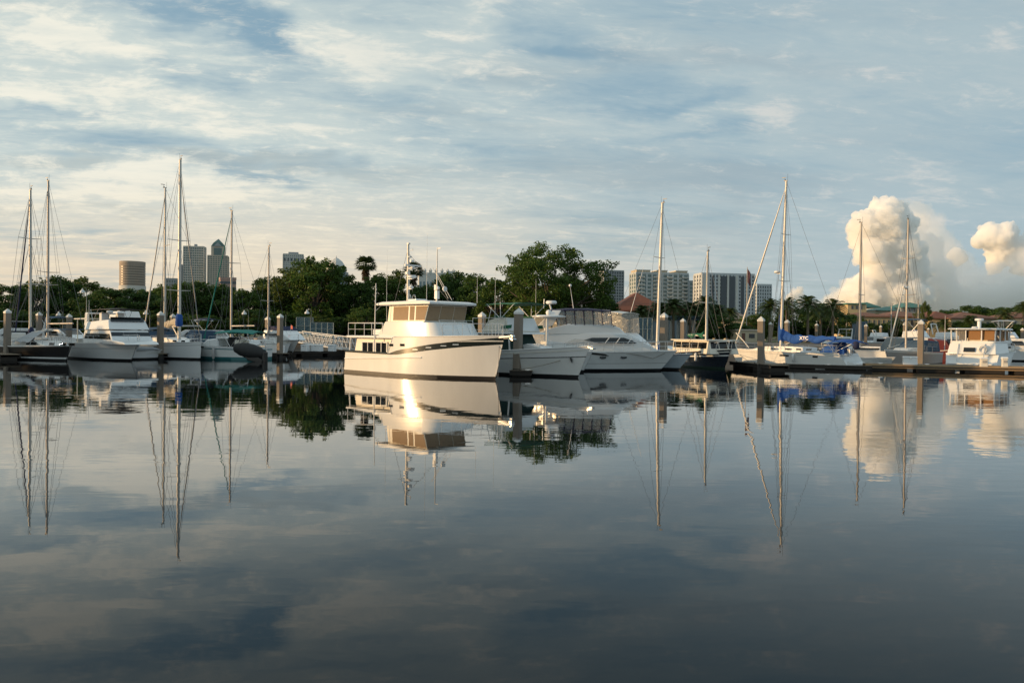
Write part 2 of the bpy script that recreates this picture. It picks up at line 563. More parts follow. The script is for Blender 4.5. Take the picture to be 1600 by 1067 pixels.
class Hull:
    def __init__(s, par, L, B, fb, fs, mat, sheer=None, rake=0.10, sw=0.85, tm=0.42, bowp=2.2, flare=0.30, boot=0.14, bands=None,
                 boot_mat=None, deck_mat=None, drop=0.04, nst=30, tr=0.0, sp=1.8, cap=None, bilge=0.9, wl=0.94, rail_r=0.03, f0=0.25):
        s.f0 = f0
        s.L, s.B, s.sw, s.tm, s.bowp, s.flare, s.rake, s.tr, s.wl = L, B, sw, tm, bowp, flare, rake, tr, wl
        s.sheer = sheer or (lambda t: fs + (fb - fs) * t ** sp)
        ts = [1 - (1 - i / nst) ** 1.25 for i in range(nst + 1)]
        s.ts = ts
        bands = bands or [(0.0, 1.0, 'hull', mat)]
        fn = lambda q: q if callable(q) else (lambda t: q)
        for r0, r1, nm, mt in bands:
            mb = MB()
            a, b = fn(r0), fn(r1)
            k = 6 if nm == 'hull' else 2
            for sd in (1, -1):
                grid = [[s.pt(t, s.vb(t, boot) + (1 - s.vb(t, boot)) * lerp(a(t), b(t), j / k), sd) for j in range(k + 1)] for t in ts]
                if sd < 0:
                    grid = [list(reversed(g)) for g in grid]
                mb.sheet(grid)
            tg = []
            for j in range(k + 1):
                r = s.vb(0, boot) + (1 - s.vb(0, boot)) * lerp(a(0), b(0), j / k)
                tg.append([s.pt(0, r, -1), s.pt(0, r, 1)])
            mb.sheet(tg)
            mb.build(nm, mt, par, smooth=50)
        # below the boot top
        mb = MB()
        for sd in (1, -1):
            grid = []
            for t in ts:
                w0 = s.pt(t, 0.0, sd)
                row = [Vector((w0.x - s.rake * 0.5 * s.L * 0.4 * t ** 3, w0.y * 0.55 * bilge, -0.5)), w0, s.pt(t, s.vb(t, boot), sd)]
                grid.append(row if sd > 0 else row[::-1])
            mb.sheet(grid)
        mb.sheet([[s.pt(0, q, -1), s.pt(0, q, 1)] for q in (0.0, s.vb(0, boot))])
        mb.build('bottom_paint', boot_mat or antifoul, par, smooth=50)
        # deck and the inside of the bulwark
        mb = MB()
        g = []
        for t in ts[:-1]:
            p, q = s.pt(t, 1, 1), s.pt(t, 1, -1)
            zz = s.sheer(t)
            yi = max(0.01, p.y - 0.05)
            g.append([(p.x, p.y, zz), (p.x, yi, zz + 0.006), (p.x, yi, zz - drop), (p.x, 0, zz - drop + 0.04), (p.x, -yi, zz - drop), (p.x, -yi, zz + 0.006), (p.x, -p.y, zz)])
        mb.sheet([list(reversed(r)) for r in g])
        mb.build('deck', deck_mat or deckm, par, smooth=30)
        mb = MB()
        pts = [s.pt(t, 1, 1) + Vector((0, 0.005, 0)) for t in ts] + [s.pt(t, 1, -1) - Vector((0, 0.005, 0)) for t in reversed(ts)]
        mb.tube(pts, rail_r, 6)
        mb.build('rub_rail', cap or white_plastic, par, smooth=60)

    def vb(s, t, boot):
        return boot / s.sheer(t)

    def hw(s, t):
        if t < s.tm:
            return s.B / 2 * (s.sw + (1 - s.sw) * math.sin(math.pi / 2 * t / s.tm))
        q = (t - s.tm) / (1 - s.tm)
        return max(0.015, s.B / 2 * (1 - q ** s.bowp))

    def pt(s, t, v, sd=1):
        ws = s.hw(t)
        k = s.wl - s.flare * max(0.0, (t - s.f0) / (1 - s.f0)) ** 1.3
        y = ws * (k + (1 - k) * max(0, v) ** 1.25)
        x = -s.L / 2 + t * s.L - s.rake * s.L * (1 - v) * t ** 3 - s.tr * (1 - t) ** 5 * v
        return Vector((x, sd * y, v * s.sheer(t)))

    def edge(s, x, sd=1, inset=0.06, dz=0.0):
        t = min(1, max(0, (x + s.L / 2) / s.L))
        return Vector((x, sd * max(0.0, s.hw(t) - inset), s.sheer(t) + dz))

    def bow_rail(s, par, x0, h=0.6, n=7, mid=True, name='bow_rail', r=0.015):
        ex = s.L / 2 - 0.12
        xs = [lerp(x0, ex, (i / n) ** 0.9) for i in range(n + 1)]
        base = [s.edge(x, 1) for x in xs] + [s.edge(x, -1) for x in reversed(xs)]
        rail(par, name, base, h, r, mid)


def rail(par, name, base, h, r=0.015, mid=False, mat=None, posts=True, lean=0.0):
    mb = MB()
    top = [Vector(p) + Vector((lean, 0, h)) for p in base]
    mb.tube(top, r, 5)
    if mid:
        mb.tube([Vector(p) + Vector((lean * .5, 0, h * 0.5)) for p in base], r * 0.5, 4)
    if posts:
        for p, q in zip(base, top):
            mb.tube([p, q], r * 0.9, 5)
    return mb.build(name, mat or steel, par, smooth=60)


def cabin(par, name, mat, poly, wb, wt, bevel=0.05, nose=0.0, xn=0.0):
    zs = [p[1] for p in poly]
    zb, zt = min(zs), max(zs)
    xm = max(p[0] for p in poly)
    def w(x, z):
        k = lerp(wb, wt, (z - zb) / max(1e-6, zt - zb))
        if nose and x > xn:
            k *= 1 - nose * (x - xn) / (xm - xn)
        return k
    ob = MB().prism(poly, w).build(name, mat, par, smooth=35, bevel=bevel)
    ob['w'] = 0
    del ob['w']
    return w


def side_panel(par, name, mat, poly, w, off=0.012, sides=(1, -1), depth_=0.03, bevel=0.0):
    for sd in sides:
        mb = MB()
        n = len(poly)
        o = [(x, sd * (w(x, z) + off), z) for x, z in poly]
        i = [(x, sd * (w(x, z) - depth_), z) for x, z in poly]
        fs = [tuple(range(n)), tuple(2 * n - 1 - k for k in range(n))]
        for k in range(n):
            j = (k + 1) % n
            fs.append((k, n + k, n + j, j))
        mb.add(o + i, fs)
        mb.build(name, mat, par, smooth=30, bevel=bevel)


def front_panel(par, name, mat, p0, p1, w, f0, f1, y0, y1, off=0.014, sign=1):
    d = Vector((p1[0] - p0[0], 0, p1[1] - p0[1])).normalized()
    nrm = Vector((d.z, 0, -d.x)) * sign
    def P(f, yf):
        x, z = lerp(p0[0], p1[0], f), lerp(p0[1], p1[1], f)
        return Vector((x, yf * w(x, z), z))
    q = [P(f0, y0), P(f0, y1), P(f1, y1), P(f1, y0)]
    vs = [p + nrm * off for p in q] + [p - nrm * 0.03 for p in q]
    mb = MB()
    mb.add(vs, [(0, 1, 2, 3), (7, 6, 5, 4), (0, 4, 5, 1), (1, 5, 6, 2), (2, 6, 7, 3), (3, 7, 4, 0)])
    return mb.build(name, mat, par, smooth=30)


def canopy(par, name, mat, x0, x1, w, z, crown=0.14, droop=0.08, thick=0.035, n=8):
    g = []
    for i in range(n + 1):
        x = lerp(x0, x1, i / n)
        e = (2 * i / n - 1) ** 2
        row = []
        for j in range(9):
            q = 2 * j / 8 - 1
            row.append((x, q * w, z + crown * (1 - q * q) - droop * e - 0.02 * math.sin(i * 2.1) * (1 - q * q)))
        g.append(row)
    return MB().sheet([list(reversed(r)) for r in g], thick).build(name, mat, par, smooth=60)


def poles(par, name, segs, r=0.016, mat=None):
    mb = MB()
    for p in segs:
        mb.tube(p, r, 5)
    return mb.build(name, mat or steel, par, smooth=60)


def whip(par, base, h, name='antenna', r=0.014, lean=(0, 0), mat=None):
    b = Vector(base)
    return MB().tube([b, b + Vector((lean[0] * .5, lean[1] * .5, h * .5)), b + Vector((lean[0], lean[1], h))], [r, r * .7, r * .35], 5).build(name, mat or white_plastic, par, smooth=60)


def radar(par, c, r=0.28, h=0.18):
    return MB().lathe([(r * .75, 0), (r, h * .25), (r, h * .75), (r * .8, h)], 14, c).build('radar_dome', white_plastic, par, smooth=50)


def ring(par, name, mat, c, r, tube=0.05, axis='X'):
    mb = MB()
    pts = []
    for k in range(17):
        t = 2 * math.pi * k / 16
        pts.append((c[0], c[1] + r * math.cos(t), c[2] + r * math.sin(t)) if axis == 'X' else (c[0] + r * math.cos(t), c[1], c[2] + r * math.sin(t)))
    return mb.tube(pts, tube, 6).build(name, mat, par, smooth=60)


def drape(par, name, mat, a, b, h0, h1, wid, n=12, top=0.0, seed=1):
    """A folded sail under its cover along a boom from a to b: h0 tall at the mast, h1 at the far end, with folds."""
    rnd = random.Random(seed)
    a, b = Vector(a), Vector(b)
    g = []
    for i in range(n + 1):
        f = i / n
        p = a.lerp(b, f)
        h = lerp(h0, h1, min(1, f ** 0.55)) + top * math.exp(-f * 16)
        wob = 1 + 0.16 * math.sin(i * 2.3 + seed) + rnd.uniform(-.07, .07)
        row = []
        for j in range(11):
            t = 2 * math.pi * j / 10
            yy = math.sin(t) * wid * wob * (1 if math.cos(t) < 0.3 else 0.6)
            row.append((p.x, p.y + yy, p.z + (0.5 + 0.5 * math.cos(t)) * h * (1 + .10 * math.sin(i * 1.7 + seed)) - 0.12 - .07 * math.sin(i * .9 + seed) * (1 - math.cos(t))))
        g.append(row)
    mb = MB().sheet(g)
    mb.f.append(tuple(range(10)))
    e = n * 11
    mb.f.append(tuple(e + k for k in reversed(range(10))))
    return mb.build(name, mat, par, smooth=70)


def rig(par, H, mx, h, zb, r=0.085, mat=None, rake=0.0, boom=None, spread=((0.52, 0.9),), fore=None, aft=None, lines=True, jib=None, jib_r=0.06, wr=0.011, jib_mat=None, gear=True, jt=0.97):
    """Mast, boom, spreaders, stays and a furled jib; boom = (length, height above deck, direction)."""
    mat = mat or alu
    top = Vector((mx + rake, 0, h))
    base = Vector((mx, 0, zb))
    ms_ = MB().tube([base, base.lerp(top, 0.5), top], [r, r, r * 0.8], 10).build('mast', mat, par, smooth=50)
    if gear:
        g = MB()
        g.box(top + Vector((0.05, 0, 0.03)), (0.34, 0.06, 0.05))
        g.tube([top + Vector((-0.1, 0, 0)), top + Vector((-0.12, 0, 0.55))], 0.010, 4)
        g.tube([top + Vector((0.12, 0, 0)), top + Vector((0.14, 0, 0.28))], 0.014, 4)
        g.box(top + Vector((0.22, 0, 0.30)), (0.36, 0.02, 0.05))
        g.ball(top + Vector((0.12, 0, 0.10)), 0.06, 6)
        g.build('masthead_gear', wire, ms_)
    ls = []
    ch = H.edge(mx - 0.15, 1, 0.05)
    for f, sp in spread:
        c = base.lerp(top, f)
        MB().tube([c + Vector((-0.12, sp, 0.05)), c, c + Vector((-0.12, -sp, 0.05))], [0.022, 0.04, 0.022], 6).build('spreader', mat, par, smooth=60)
        for sd in (1, -1):
            tip = c + Vector((-0.12, sd * sp, 0.05))
            ls.append([(ch.x, sd * ch.y, ch.z), tip, top - Vector((0, 0, 0.3))])
            ls.append([(ch.x + 0.3, sd * ch.y, ch.z), c])
            ls.append([(ch.x - 0.5, sd * ch.y, ch.z), c - Vector((0, 0, 0.4))])
    fx = (H.L / 2 - 0.25) if fore is None else fore
    fz = H.sheer(min(1, (fx + H.L / 2) / H.L)) + 0.15
    ft = base.lerp(top, jt)
    if jib:
        d = ft - Vector((fx, 0, fz))
        p = [Vector((fx, 0, fz)) + d * q for q in (0, 0.03, 0.06, 0.25, 0.55, 0.8, 0.93, 0.97, 1)]
        MB().tube(p, [0.02, 0.09, jib_r * .7, jib_r, jib_r * 0.9, jib_r * .65, jib_r * .4, 0.02, 0.012], 8).build('furled_jib', jib_mat or jib, par, smooth=60)
    else:
        ls.append([(fx, 0, fz), ft])
    ax = -H.L / 2 + 0.1 if aft is None else aft
    ls.append([(ax, 0, H.sheer(0) + 0.1), top])
    if lines:
        mb = MB()
        for p in ls:
            mb.tube(p, wr, 4, cap=False)
        for q in (0.12, -0.14):
            mb.tube([base + Vector((0.1, q, 1.0)), top + Vector((0.06, q * .4, -0.1))], wr * 0.8, 4, cap=False)
        mb.build('rigging', wire, par)
    if boom:
        bl, bz, dr = boom
        a = Vector((mx + rake * .1 + dr * (r + .02), 0, bz)); b = Vector((mx + dr * bl, 0, bz + 0.04))
        MB().tube([a, b], [0.075, 0.065], 8).build('boom', mat, par, smooth=50)
        return a, b
    return None


def boat(name, label, cat, bow, stern, rake=0.08, L=None, keep='bow', group=None):
    """bow and stern: the pixels where the boat's two ends meet the water."""
    pb, ps = onwater(*bow), onwater(*stern)
    d = pb - ps
    dn = d.normalized()
    L = L or d.length / (1 - rake)
    c = pb - dn * (L / 2 - rake * L) if keep == 'bow' else ps + dn * L / 2
    return thing(name, (c.x, c.y, 0), math.atan2(d.y, d.x), label, cat, group), L


def boat_at(name, label, cat, bow, deg, L, rake=0.08, group=None):
    pb = onwater(*bow)
    a = math.radians(deg)
    c = pb - Vector((math.cos(a), math.sin(a), 0)) * (L / 2 - rake * L)
    return thing(name, (c.x, c.y, 0), a, label, cat, group), L


def local_x(root, px, y=0.0):
    """Where along the boat's own length (at side offset y) the photo's column px falls."""
    c, s_ = math.cos(root.rotation_euler[2]), math.sin(root.rotation_euler[2])
    ox, oy = root.location.x - s_ * y, root.location.y + c * y
    k = (px - 800) / F
    return (k * oy - ox) / (c - k * s_)


def fenders(par, H, xs, sd=-1):
    for x in xs:
        p = H.edge(x, sd, -0.10)
        MB().lathe([(0.03, -0.75), (0.10, -0.68), (0.10, -0.2), (0.03, -0.12)], 8, (p.x, p.y, p.z)).build('fender', white_plastic, par, smooth=60)

# ------------------------------------------------------------------ the boats
SLIP = -43.7           # the slips run this way


def trawler():
    root, L = boat_at('trawler_yacht', 'large white trawler yacht with dark bow stripe and tan window covers', 'motor yacht', (774, 593), SLIP, 11.3, 0.055)
    X = lambda px, y=-1.45: local_x(root, px, y)
    def sheer(t):
        a = 1.25 - 0.05 * sm(t, 0, .35)
        b = 2.12 + 0.12 * sm(t, .45, 1)
        return lerp(a, b, sm(t, .372, .415))
    boot = 0.15
    def rz(z, t):
        vb = boot / sheer(t)
        return min(1.0, max(0.0, (z / sheer(t) - vb) / (1 - vb)))
    def along(pts):
        def f(t):
            for (a, u), (b, v) in zip(pts, pts[1:]):
                if t <= b:
                    return lerp(u, v, (t - a) / (b - a))
            return pts[-1][1]
        return f
    zb = along([(0, 1.17), (.36, 1.14), (.45, 1.15), (.56, 1.29), (.68, 1.46), (.84, 1.65), (1.0, 1.80)])
    zt = along([(0, 1.24), (.36, 1.19), (.40, 1.23), (.44, 1.36), (.50, 1.47), (.58, 1.60), (.68, 1.77), (.84, 1.98), (1.0, 2.17)])
    H = Hull(root, L, 3.85, 2.2, 1.2, hull_white, sheer=sheer, rake=0.055, sw=0.93, tm=0.45, bowp=2.35, flare=0.40, f0=0.50, wl=1.045, boot=boot, drop=0.30, nst=64, rail_r=0.028,
             bands=[(0.0, lambda t: rz(zb(t), t), 'hull', hull_white), (lambda t: rz(zb(t), t), lambda t: rz(zt(t), t), 'hull_stripe', stripe_dark),
                    (lambda t: rz(zt(t), t), 1.0, 'topside', hull_white)])
    mb = MB()
    for sd in (1, -1):
        mb.tube([H.pt(t, lerp(.80, 1.05, t / .62) / sheer(t), sd) + Vector((0, sd * .015, 0)) for t in [i * .02 for i in range(32)]], 0.035, 6)
    mb.build('guard_rail', white_plastic, root, smooth=60)
    for sd in (1, -1):
        MB().tube([H.pt(t, 1, sd) + Vector((0, sd * .012, .01)) for t in [i * .0195 for i in range(20)]], 0.048, 6).build('cap_rail', stripe_dark, root, smooth=60)
    for t in (.58, .66, .74, .80):
        for sd in (1, -1):
            p = H.pt(t, (zb(t) + zt(t)) / 2 / sheer(t), sd)
            MB().box(p + Vector((0, sd * .004, 0)), (0.34, 0.03, 0.05), rz=-sd * 0.2 - sd * (t - .58) * 0.9).build('hawse_plate', steel, root)
    # saloon aft
    w = cabin(root, 'saloon', gel_cream, [(X(552), 0.88), (X(557), 2.06), (-1.0, 2.06), (-1.0, 0.88)], 1.47, 1.42, 0.04)
    for a, b in ((567.5, 584), (588.5, 605)):
        xa, xb = X(a), X(b)
        for sd in (1, -1):
            f = MB()
            y = 1.475
            for (x0, x1, z0, z1) in ((xa - .07, xb + .07, 1.76, 1.82), (xa - .07, xb + .07, 1.16, 1.21), (xa - .07, xa, 1.21, 1.76), (xb, xb + .07, 1.21, 1.76), ((xa + xb) / 2 - .02, (xa + xb) / 2 + .02, 1.21, 1.76)):
                f.box(((x0 + x1) / 2, sd * y, (z0 + z1) / 2), (x1 - x0, 0.07, z1 - z0))
            win = MB().box(((xa + xb) / 2, sd * 1.452, 1.485), (xb - xa, 0.05, 0.55)).build('saloon_window', glass, root)
            f.build('window_frame', gel, win)
    side_panel(root, 'porthole', glass, [(X(620), 1.60), (X(625.5), 1.60), (X(625.5), 1.73), (X(620), 1.73)], lambda x, z: H.hw((x + L / 2) / L), .06, (1, -1), .05)
    side_panel(root, 'porthole', glass, [(X(637), 1.62), (X(643), 1.62), (X(643), 1.75), (X(637), 1.75)], lambda x, z: H.hw((x + L / 2) / L), .06, (1, -1), .05)
    # boat deck on its posts
    MB().prism([(-5.55, 2.02), (-5.60, 2.15), (-0.9, 2.17), (-0.9, 2.02)], lambda x, z: 1.80).build('boat_deck', gel, root, bevel=0.04)
    for sd in (1, -1):
        MB().tube([(-5.42, sd * 1.66, 1.15), (-5.28, sd * 1.68, 2.04)], 0.045, 8).build('deck_post', gel, root, smooth=60)
    base = [(X(603), -1.7, 2.16), (-3.9, -1.72, 2.16), (-4.8, -1.72, 2.16), (-5.5, -1.70, 2.16), (-5.54, 0, 2.16), (-5.5, 1.7, 2.16), (-4.8, 1.72, 2.16), (-3.9, 1.72, 2.16), (X(603), 1.7, 2.16)]
    rail(root, 'boat_deck_rail', base, 0.72, 0.019, True, mat=white_plastic)
    MB().prism([(-4.7, 2.18), (-4.7, 2.50), (-3.6, 2.56), (-3.5, 2.18)], 0.55).build('deck_locker', gel_old, root, bevel=.05)
    # trunk, pilothouse, Portuguese bridge
    xf = X(664, -1.42)
    # sides that swell a little, so the low sun glints off one place only
    trunk_m = pbr('trunk_gelcoat', (0.70, 0.69, 0.66), 0.27, var=0.06, scale=1.0, coat=0.25, bump=0.10, bscale=1.8, bdist=.01)
    xA, xB, xC, xD = X(590, -1.7), X(605, -1.5), xf + .05, xf + .28
    mb = MB()
    n = 14
    rows = []
    for i in range(n + 1):
        f = i / n
        q = 1 - (2 * f - .9) ** 2 * .9
        xb_, xt_ = lerp(xA, xD, f), lerp(xB, xC, f)
        yb_, yt_ = 1.66 + .11 * q, 1.60 + .12 * q
        rows.append([(xb_, -yb_, 2.14), (lerp(xb_, xt_, .5), -(yb_ * .5 + yt_ * .5 + .012), 2.55), (xt_, -yt_, 2.95), (xt_, yt_, 2.95), (lerp(xb_, xt_, .5), yb_ * .5 + yt_ * .5 + .012, 2.55), (xb_, yb_, 2.14)])
    mb.sheet(rows)
    mb.f.append((0, 1, 2, 3, 4, 5)); mb.f.append(tuple(n * 6 + k for k in reversed(range(6))))
    mb.build('trunk', trunk_m, root, smooth=40)
    mb = MB()
    low, high = [], []
    n = 16
    for i in range(n + 1):
        ph = -math.pi / 2 + math.pi * i / n
        cx = abs(math.cos(ph)) ** .55
        sy = math.copysign(abs(math.sin(ph)) ** .8, math.sin(ph))
        low.append((xf + .20 + 1.35 * cx, 1.70 * sy, 2.14)); high.append((xf + .02 + .95 * cx, 1.62 * sy, 2.90))
    mb.sheet([low, high])
    mb.f.append(tuple(n + 1 + k for k in reversed(range(n + 1)))); mb.f.append(tuple(range(n + 1))); mb.f.append((0, n + 1, 2 * n + 1, n))
    mb.build('forward_bulwark', gel, root, smooth=50)
    poles(root, 'bulwark_rail', [[(xf + 1.55 - .25 * abs(y), y, 2.3), (xf + 1.12 - .2 * abs(y), y, 3.02)] for y in (-1.2, -.3, .6, 1.2)] + [[(xf + .88, -1.2, 3.02), (xf + 1.12, 0, 3.02), (xf + .88, 1.2, 3.02)]], 0.014)
    xa = X(605, -1.45)
    PH = [(xa, 2.95), (xa + .10, 3.84), (xf + .26, 3.84), (xf, 2.95)]
    w = cabin(root, 'pilothouse', gel_cream, PH, 1.45, 1.40, 0.03)
    cuts = [(X(614), X(637)), (X(639.5), X(646.5)), (X(649), xf - .03)]
    for i, (a, b) in enumerate(cuts):
        sl = .26 if i == 2 else 0
        side_panel(root, 'side_window_cover', tan_cover, [(a, 3.03), (b, 3.03), (b + sl * .86, 3.78), (a, 3.78)], w, 0.014)
    for y0, y1 in ((-.97, -.36), (-.33, .33), (.36, .97)):
        front_panel(root, 'front_window_cover', tan_cover, (xf, 2.95), (xf + .26, 3.84), w, .07, .95, y0, y1, .016)
    front_panel(root, 'aft_door', glass, (xa, 2.95), (xa + .10, 3.84), w, .05, .9, -.3, .3, .016, -1)
    MB().prism([(xa - .72, 3.85), (xa - .78, 3.98), (xa - .2, 4.05), (xf + .1, 4.08), (xf + .72, 3.99), (xf + .70, 3.86)], lambda x, z: 1.70).build('roof', gel, root, smooth=30, bevel=.05)
    MB().prism([(X(644, 0), 4.06), (X(644, 0) + .1, 4.24), (X(660, 0) - .1, 4.25), (X(660, 0), 4.06)], 0.42).build('roof_hatch', gel, root, bevel=.04)
    mx = X(637, 0)
    m = MB().tube([(mx, 0, 4.04), (mx, 0, 6.0), (mx - .03, 0, 7.42)], [0.085, .08, .065], 10).build('mast', alu, root, smooth=50)
    MB().box((mx, 0, 7.44), (.16, .14, .08)).build('masthead_light', white_plastic, m)
    MB().tube([(mx, 0, 7.05), (mx + .55, -.1, 7.02)], .014, 5).tube([(mx + .5, -.1, 7.02), (mx + .5, -.1, 7.12)], .02, 5).build('wind_arm', white_plastic, m)
    MB().box((mx + .2, 0, 6.02), (.4, .1, .05)).lathe([(.1, 6.03), (.12, 6.14)], 8, (mx + .38, 0, 0)).box((mx + .40, 0, 6.17), (.1, 1.15, .09)).build('scanner_bar', white_plastic, m)
    MB().box((mx + .2, 0, 5.42), (.42, .12, .05)).build('radar_bracket', white_plastic, m)
    MB().box((mx + .18, 0, 4.85), (.3, .08, .05)).build('radar_bracket', white_plastic, m)
    MB().box((mx + .12, -.14, 5.75), (.18, .22, .14)).build('horn', white_plastic, m)
    MB().box((mx + .14, .12, 6.45), (.18, .22, .12)).build('floodlight', white_plastic, m)
    MB().tube([(mx - .45, -.3, 6.0), (mx, 0, 6.0), (mx + .3, .25, 6.0)], .018, 5).build('spreader', white_plastic, m)
    MB().lathe([(.02, 6.62), (.13, 6.64), (.13, 6.7), (.02, 6.74)], 8, (mx + .12, 0, 0)).build('steaming_light', white_plastic, m)
    r_ = radar(root, (mx + .34, 0, 5.45), .25, .17); r_.parent = root
    radar(root, (mx + .26, 0, 4.88), .15, .11)
    poles(root, 'mast_stay', [[(mx - .02, 0, 7.2), (xa - .6, -.5, 4.05)], [(mx - .02, 0, 7.2), (xa - .6, .5, 4.05)], [(mx, 0, 6.9), (xf + .3, 0, 4.07)]], .010, wire)
    lad = MB()
    for y in (-.28, .05):
        lad.tube([(xa + .35, y, 4.05), (xa + .35, y, 4.34), (xa + .42, y, 4.5), (xa + .56, y, 4.5), (xa + .62, y, 4.34), (xa + .62, y, 4.05)], .02, 6)
    lad.build('ladder_hoop', steel, root, smooth=60)
    px2 = X(682, 0)
    p = MB().tube([(px2, 0, 4.06), (px2, 0, 4.9), (px2, 0, 7.05)], [.06, .04, .022], 8).build('signal_pole', alu, root, smooth=60)
    MB().box((px2, 0, 4.45), (.22, .18, .45)).box((px2 - .10, 0, 4.86), (.14, .12, .3)).ball((px2 + .08, 0, 4.82), .1, 8).build('loudhailer', white_plastic, p)
    MB().box((px2 + .13, 0, 7.0), (.3, .02, .04)).build('wind_vane', white_plastic, p)
    poles(root, 'boom_crane', [[(px2, 0, 5.6), (px2 + 1.9, -.6, 4.1)], [(px2 - .6, .2, 6.0), (px2 + 1.5, -.5, 4.2)]], .016, alu)
    MB().lathe([(.02, -.05), (.14, -.04), (.14, .04), (.02, .05)], 12, (px2 + 1.1, -.40, 4.72), 'X').build('searchlight', white_plastic, root, smooth=40)
    whip(root, (X(604, -1.6), -1.6, 2.9), 3.1, lean=(-.05, 0)); whip(root, (X(666, -1.3), -1.3, 4.05), 3.6); whip(root, (X(717.5, 0), 1.3, 4.0), 1.6); whip(root, (X(604, -1.6), -1.6, 5.2), 1.8, r=.008)
    MB().tube([(X(585, -1.85), -1.86, 0.9), (X(585.5, -1.85), -1.84, 3.2), (X(586, -1.85), -1.82, 5.1)], [.035, .03, .022], 8).build('outrigger_pole', white_plastic, root, smooth=60)
    poles(root, 'outrigger_brace', [[(X(586, -1.85), -1.84, 3.55), (xa - .6, -1.3, 3.95)]], .016)
    # bow: sprit, anchor, rail
    MB().prism([(5.2, 2.10), (5.2, 2.20), (6.15, 2.27), (6.25, 2.20), (6.1, 2.16)], .16).build('bow_sprit', gel, root, bevel=.02)
    a = MB(); a.tube([(5.6, 0, 2.10), (6.28, 0, 2.14)], .035, 6); a.box((6.26, 0, 2.08), (.22, .3, .08), ry=.5); a.lathe([(.10, -.1), (.10, .1)], 10, (6.2, 0, 2.2), 'Y')
    a.build('anchor', steel, root)
    H.bow_rail(root, 2.6, .62, 6)
    dr = poles(root, 'bow_chain', [[(5.3, .05, 2.0), (5.05, -.02, .15)], [(5.35, -.05, 2.0), (5.5, -.3, .1)]], .012, wire)
    MB().box((-5.70, 0, .72), (.06, 1.7, .5)).build('transom_board', teak, root)
    return root

trawler()


def sedan():
    root, L = boat_at('fishing_cruiser', 'x', 'motor boat', (903, 590), SLIP, 11.6, 0.07)
    root['label'] = 'white cruiser with green bimini and dark green canvas over its cabin windows'
    X = lambda px, y=-1.3: local_x(root, px, y)
    H = Hull(root, L, 3.7, 1.72, 1.15, gel_old, rake=0.07, sw=.9, flare=.42, bowp=2.1, drop=.22, sp=1.5,
             bands=[(0, .62, 'hull', gel_old), (.62, .66, 'hull_stripe', steel), (.66, 1, 'topside', gel)])
    xc = X(799, -1.25)
    w = cabin(root, 'cabin', c_dgreen, [(-3.4, 1.0), (-3.3, 2.33), (xc - .55, 2.33), (xc + .15, 1.15)], 1.5, 1.32, .03, .25, xc - 1.5)
    xs, xe = X(757, -1.3), X(793, -1.3)
    MB().prism([(xs - 1.2, 2.30), (xs - 1.2, 2.40), (xe + .35, 2.44), (xe + .45, 2.33)], lambda x, z: 1.5).build('bridge_deck', gel, root, bevel=.03)
    w = cabin(root, 'flybridge', gel_cream, [(xs - .2, 2.42), (xs + .25, 3.1), (xs + .9, 3.26), (xe - .25, 3.28), (xe + .1, 2.44)], 1.42, 1.22, .05)
    front_panel(root, 'helm_cover', gel, (xe + .1, 2.44), (xe - .25, 3.28), w, .08, .95, -.95, .95, .02)
    side_panel(root, 'seat_cover', c_green, [(xs + .6, 3.27), (xs + 1.5, 3.27), (xs + 1.5, 3.38), (xs + .6, 3.38)], lambda x, z: 1.15, .02)
    side_panel(root, 'bridge_vent', c_green, [(xs + 1.4, 2.62), (xs + 2.2, 2.66), (xs + 2.2, 2.86), (xs + 1.4, 2.80)], w, .014)
    zt = zat(780, 475, root.location.y + 2)
    canopy(root, 'bimini', c_green, xs + .1, xs + 2.5, 1.35, zt - .10, .10, .02)
    sg = []
    for sd in (1, -1):
        sg += [[(xs + 1.3, sd * 1.3, 3.2), (xs + .2, sd * 1.33, zt - .1)], [(xs + 1.3, sd * 1.3, 3.2), (xs + 2.4, sd * 1.33, zt - .1)], [(xs + 1.3, sd * 1.3, 3.2), (xs + 1.3, sd * 1.33, zt)], [(xs + .1, sd * 1.3, 2.5), (xs + .6, sd * 1.33, zt - .3)]]
    poles(root, 'bimini_frame', sg, .022, white_plastic)
    rail(root, 'bridge_rail', [(xs - .9, -1.4, 2.42), (xs, -1.42, 2.42), (xs + 1.2, -1.44, 2.42), (xe - .1, -1.4, 2.44)], .82, .018, False)
    whip(root, (xs + .9, -1.35, 3.2), 3.3); whip(root, (X(824, .6), 1.3, 3.2), 2.4)
    # foredeck gear
    MB().prism([(xc + .25, 1.42), (xc + .15, 1.72), (xc + .5, 1.80), (xc + 1.5, 1.62), (xc + 1.9, 1.46)], .5).build('deck_hatch', gel, root, bevel=.05)
    poles(root, 'davit', [[(X(795, -1.5), -1.4, 1.3), (X(792, -1.5), -1.35, 2.3)]], .05, white_plastic)
    H.bow_rail(root, 3.2, .22, 4, False)
    a = MB(); a.tube([(5.2, 0, 1.72), (6.0, 0, 1.70)], .035, 6); a.box((5.9, 0, 1.64), (.35, .25, .06), ry=.3)
    a.build('anchor', steel, root)
    p = H.pt(.93, .62, -1)
    MB().tube([p + Vector((0, -.03, .1)), p + Vector((.1, -.05, -.05)), p + Vector((.16, -.05, -.22))], [.03, .07, .02], 6).build('hull_anchor', hull_black, root, smooth=60)
    return root

sedan()


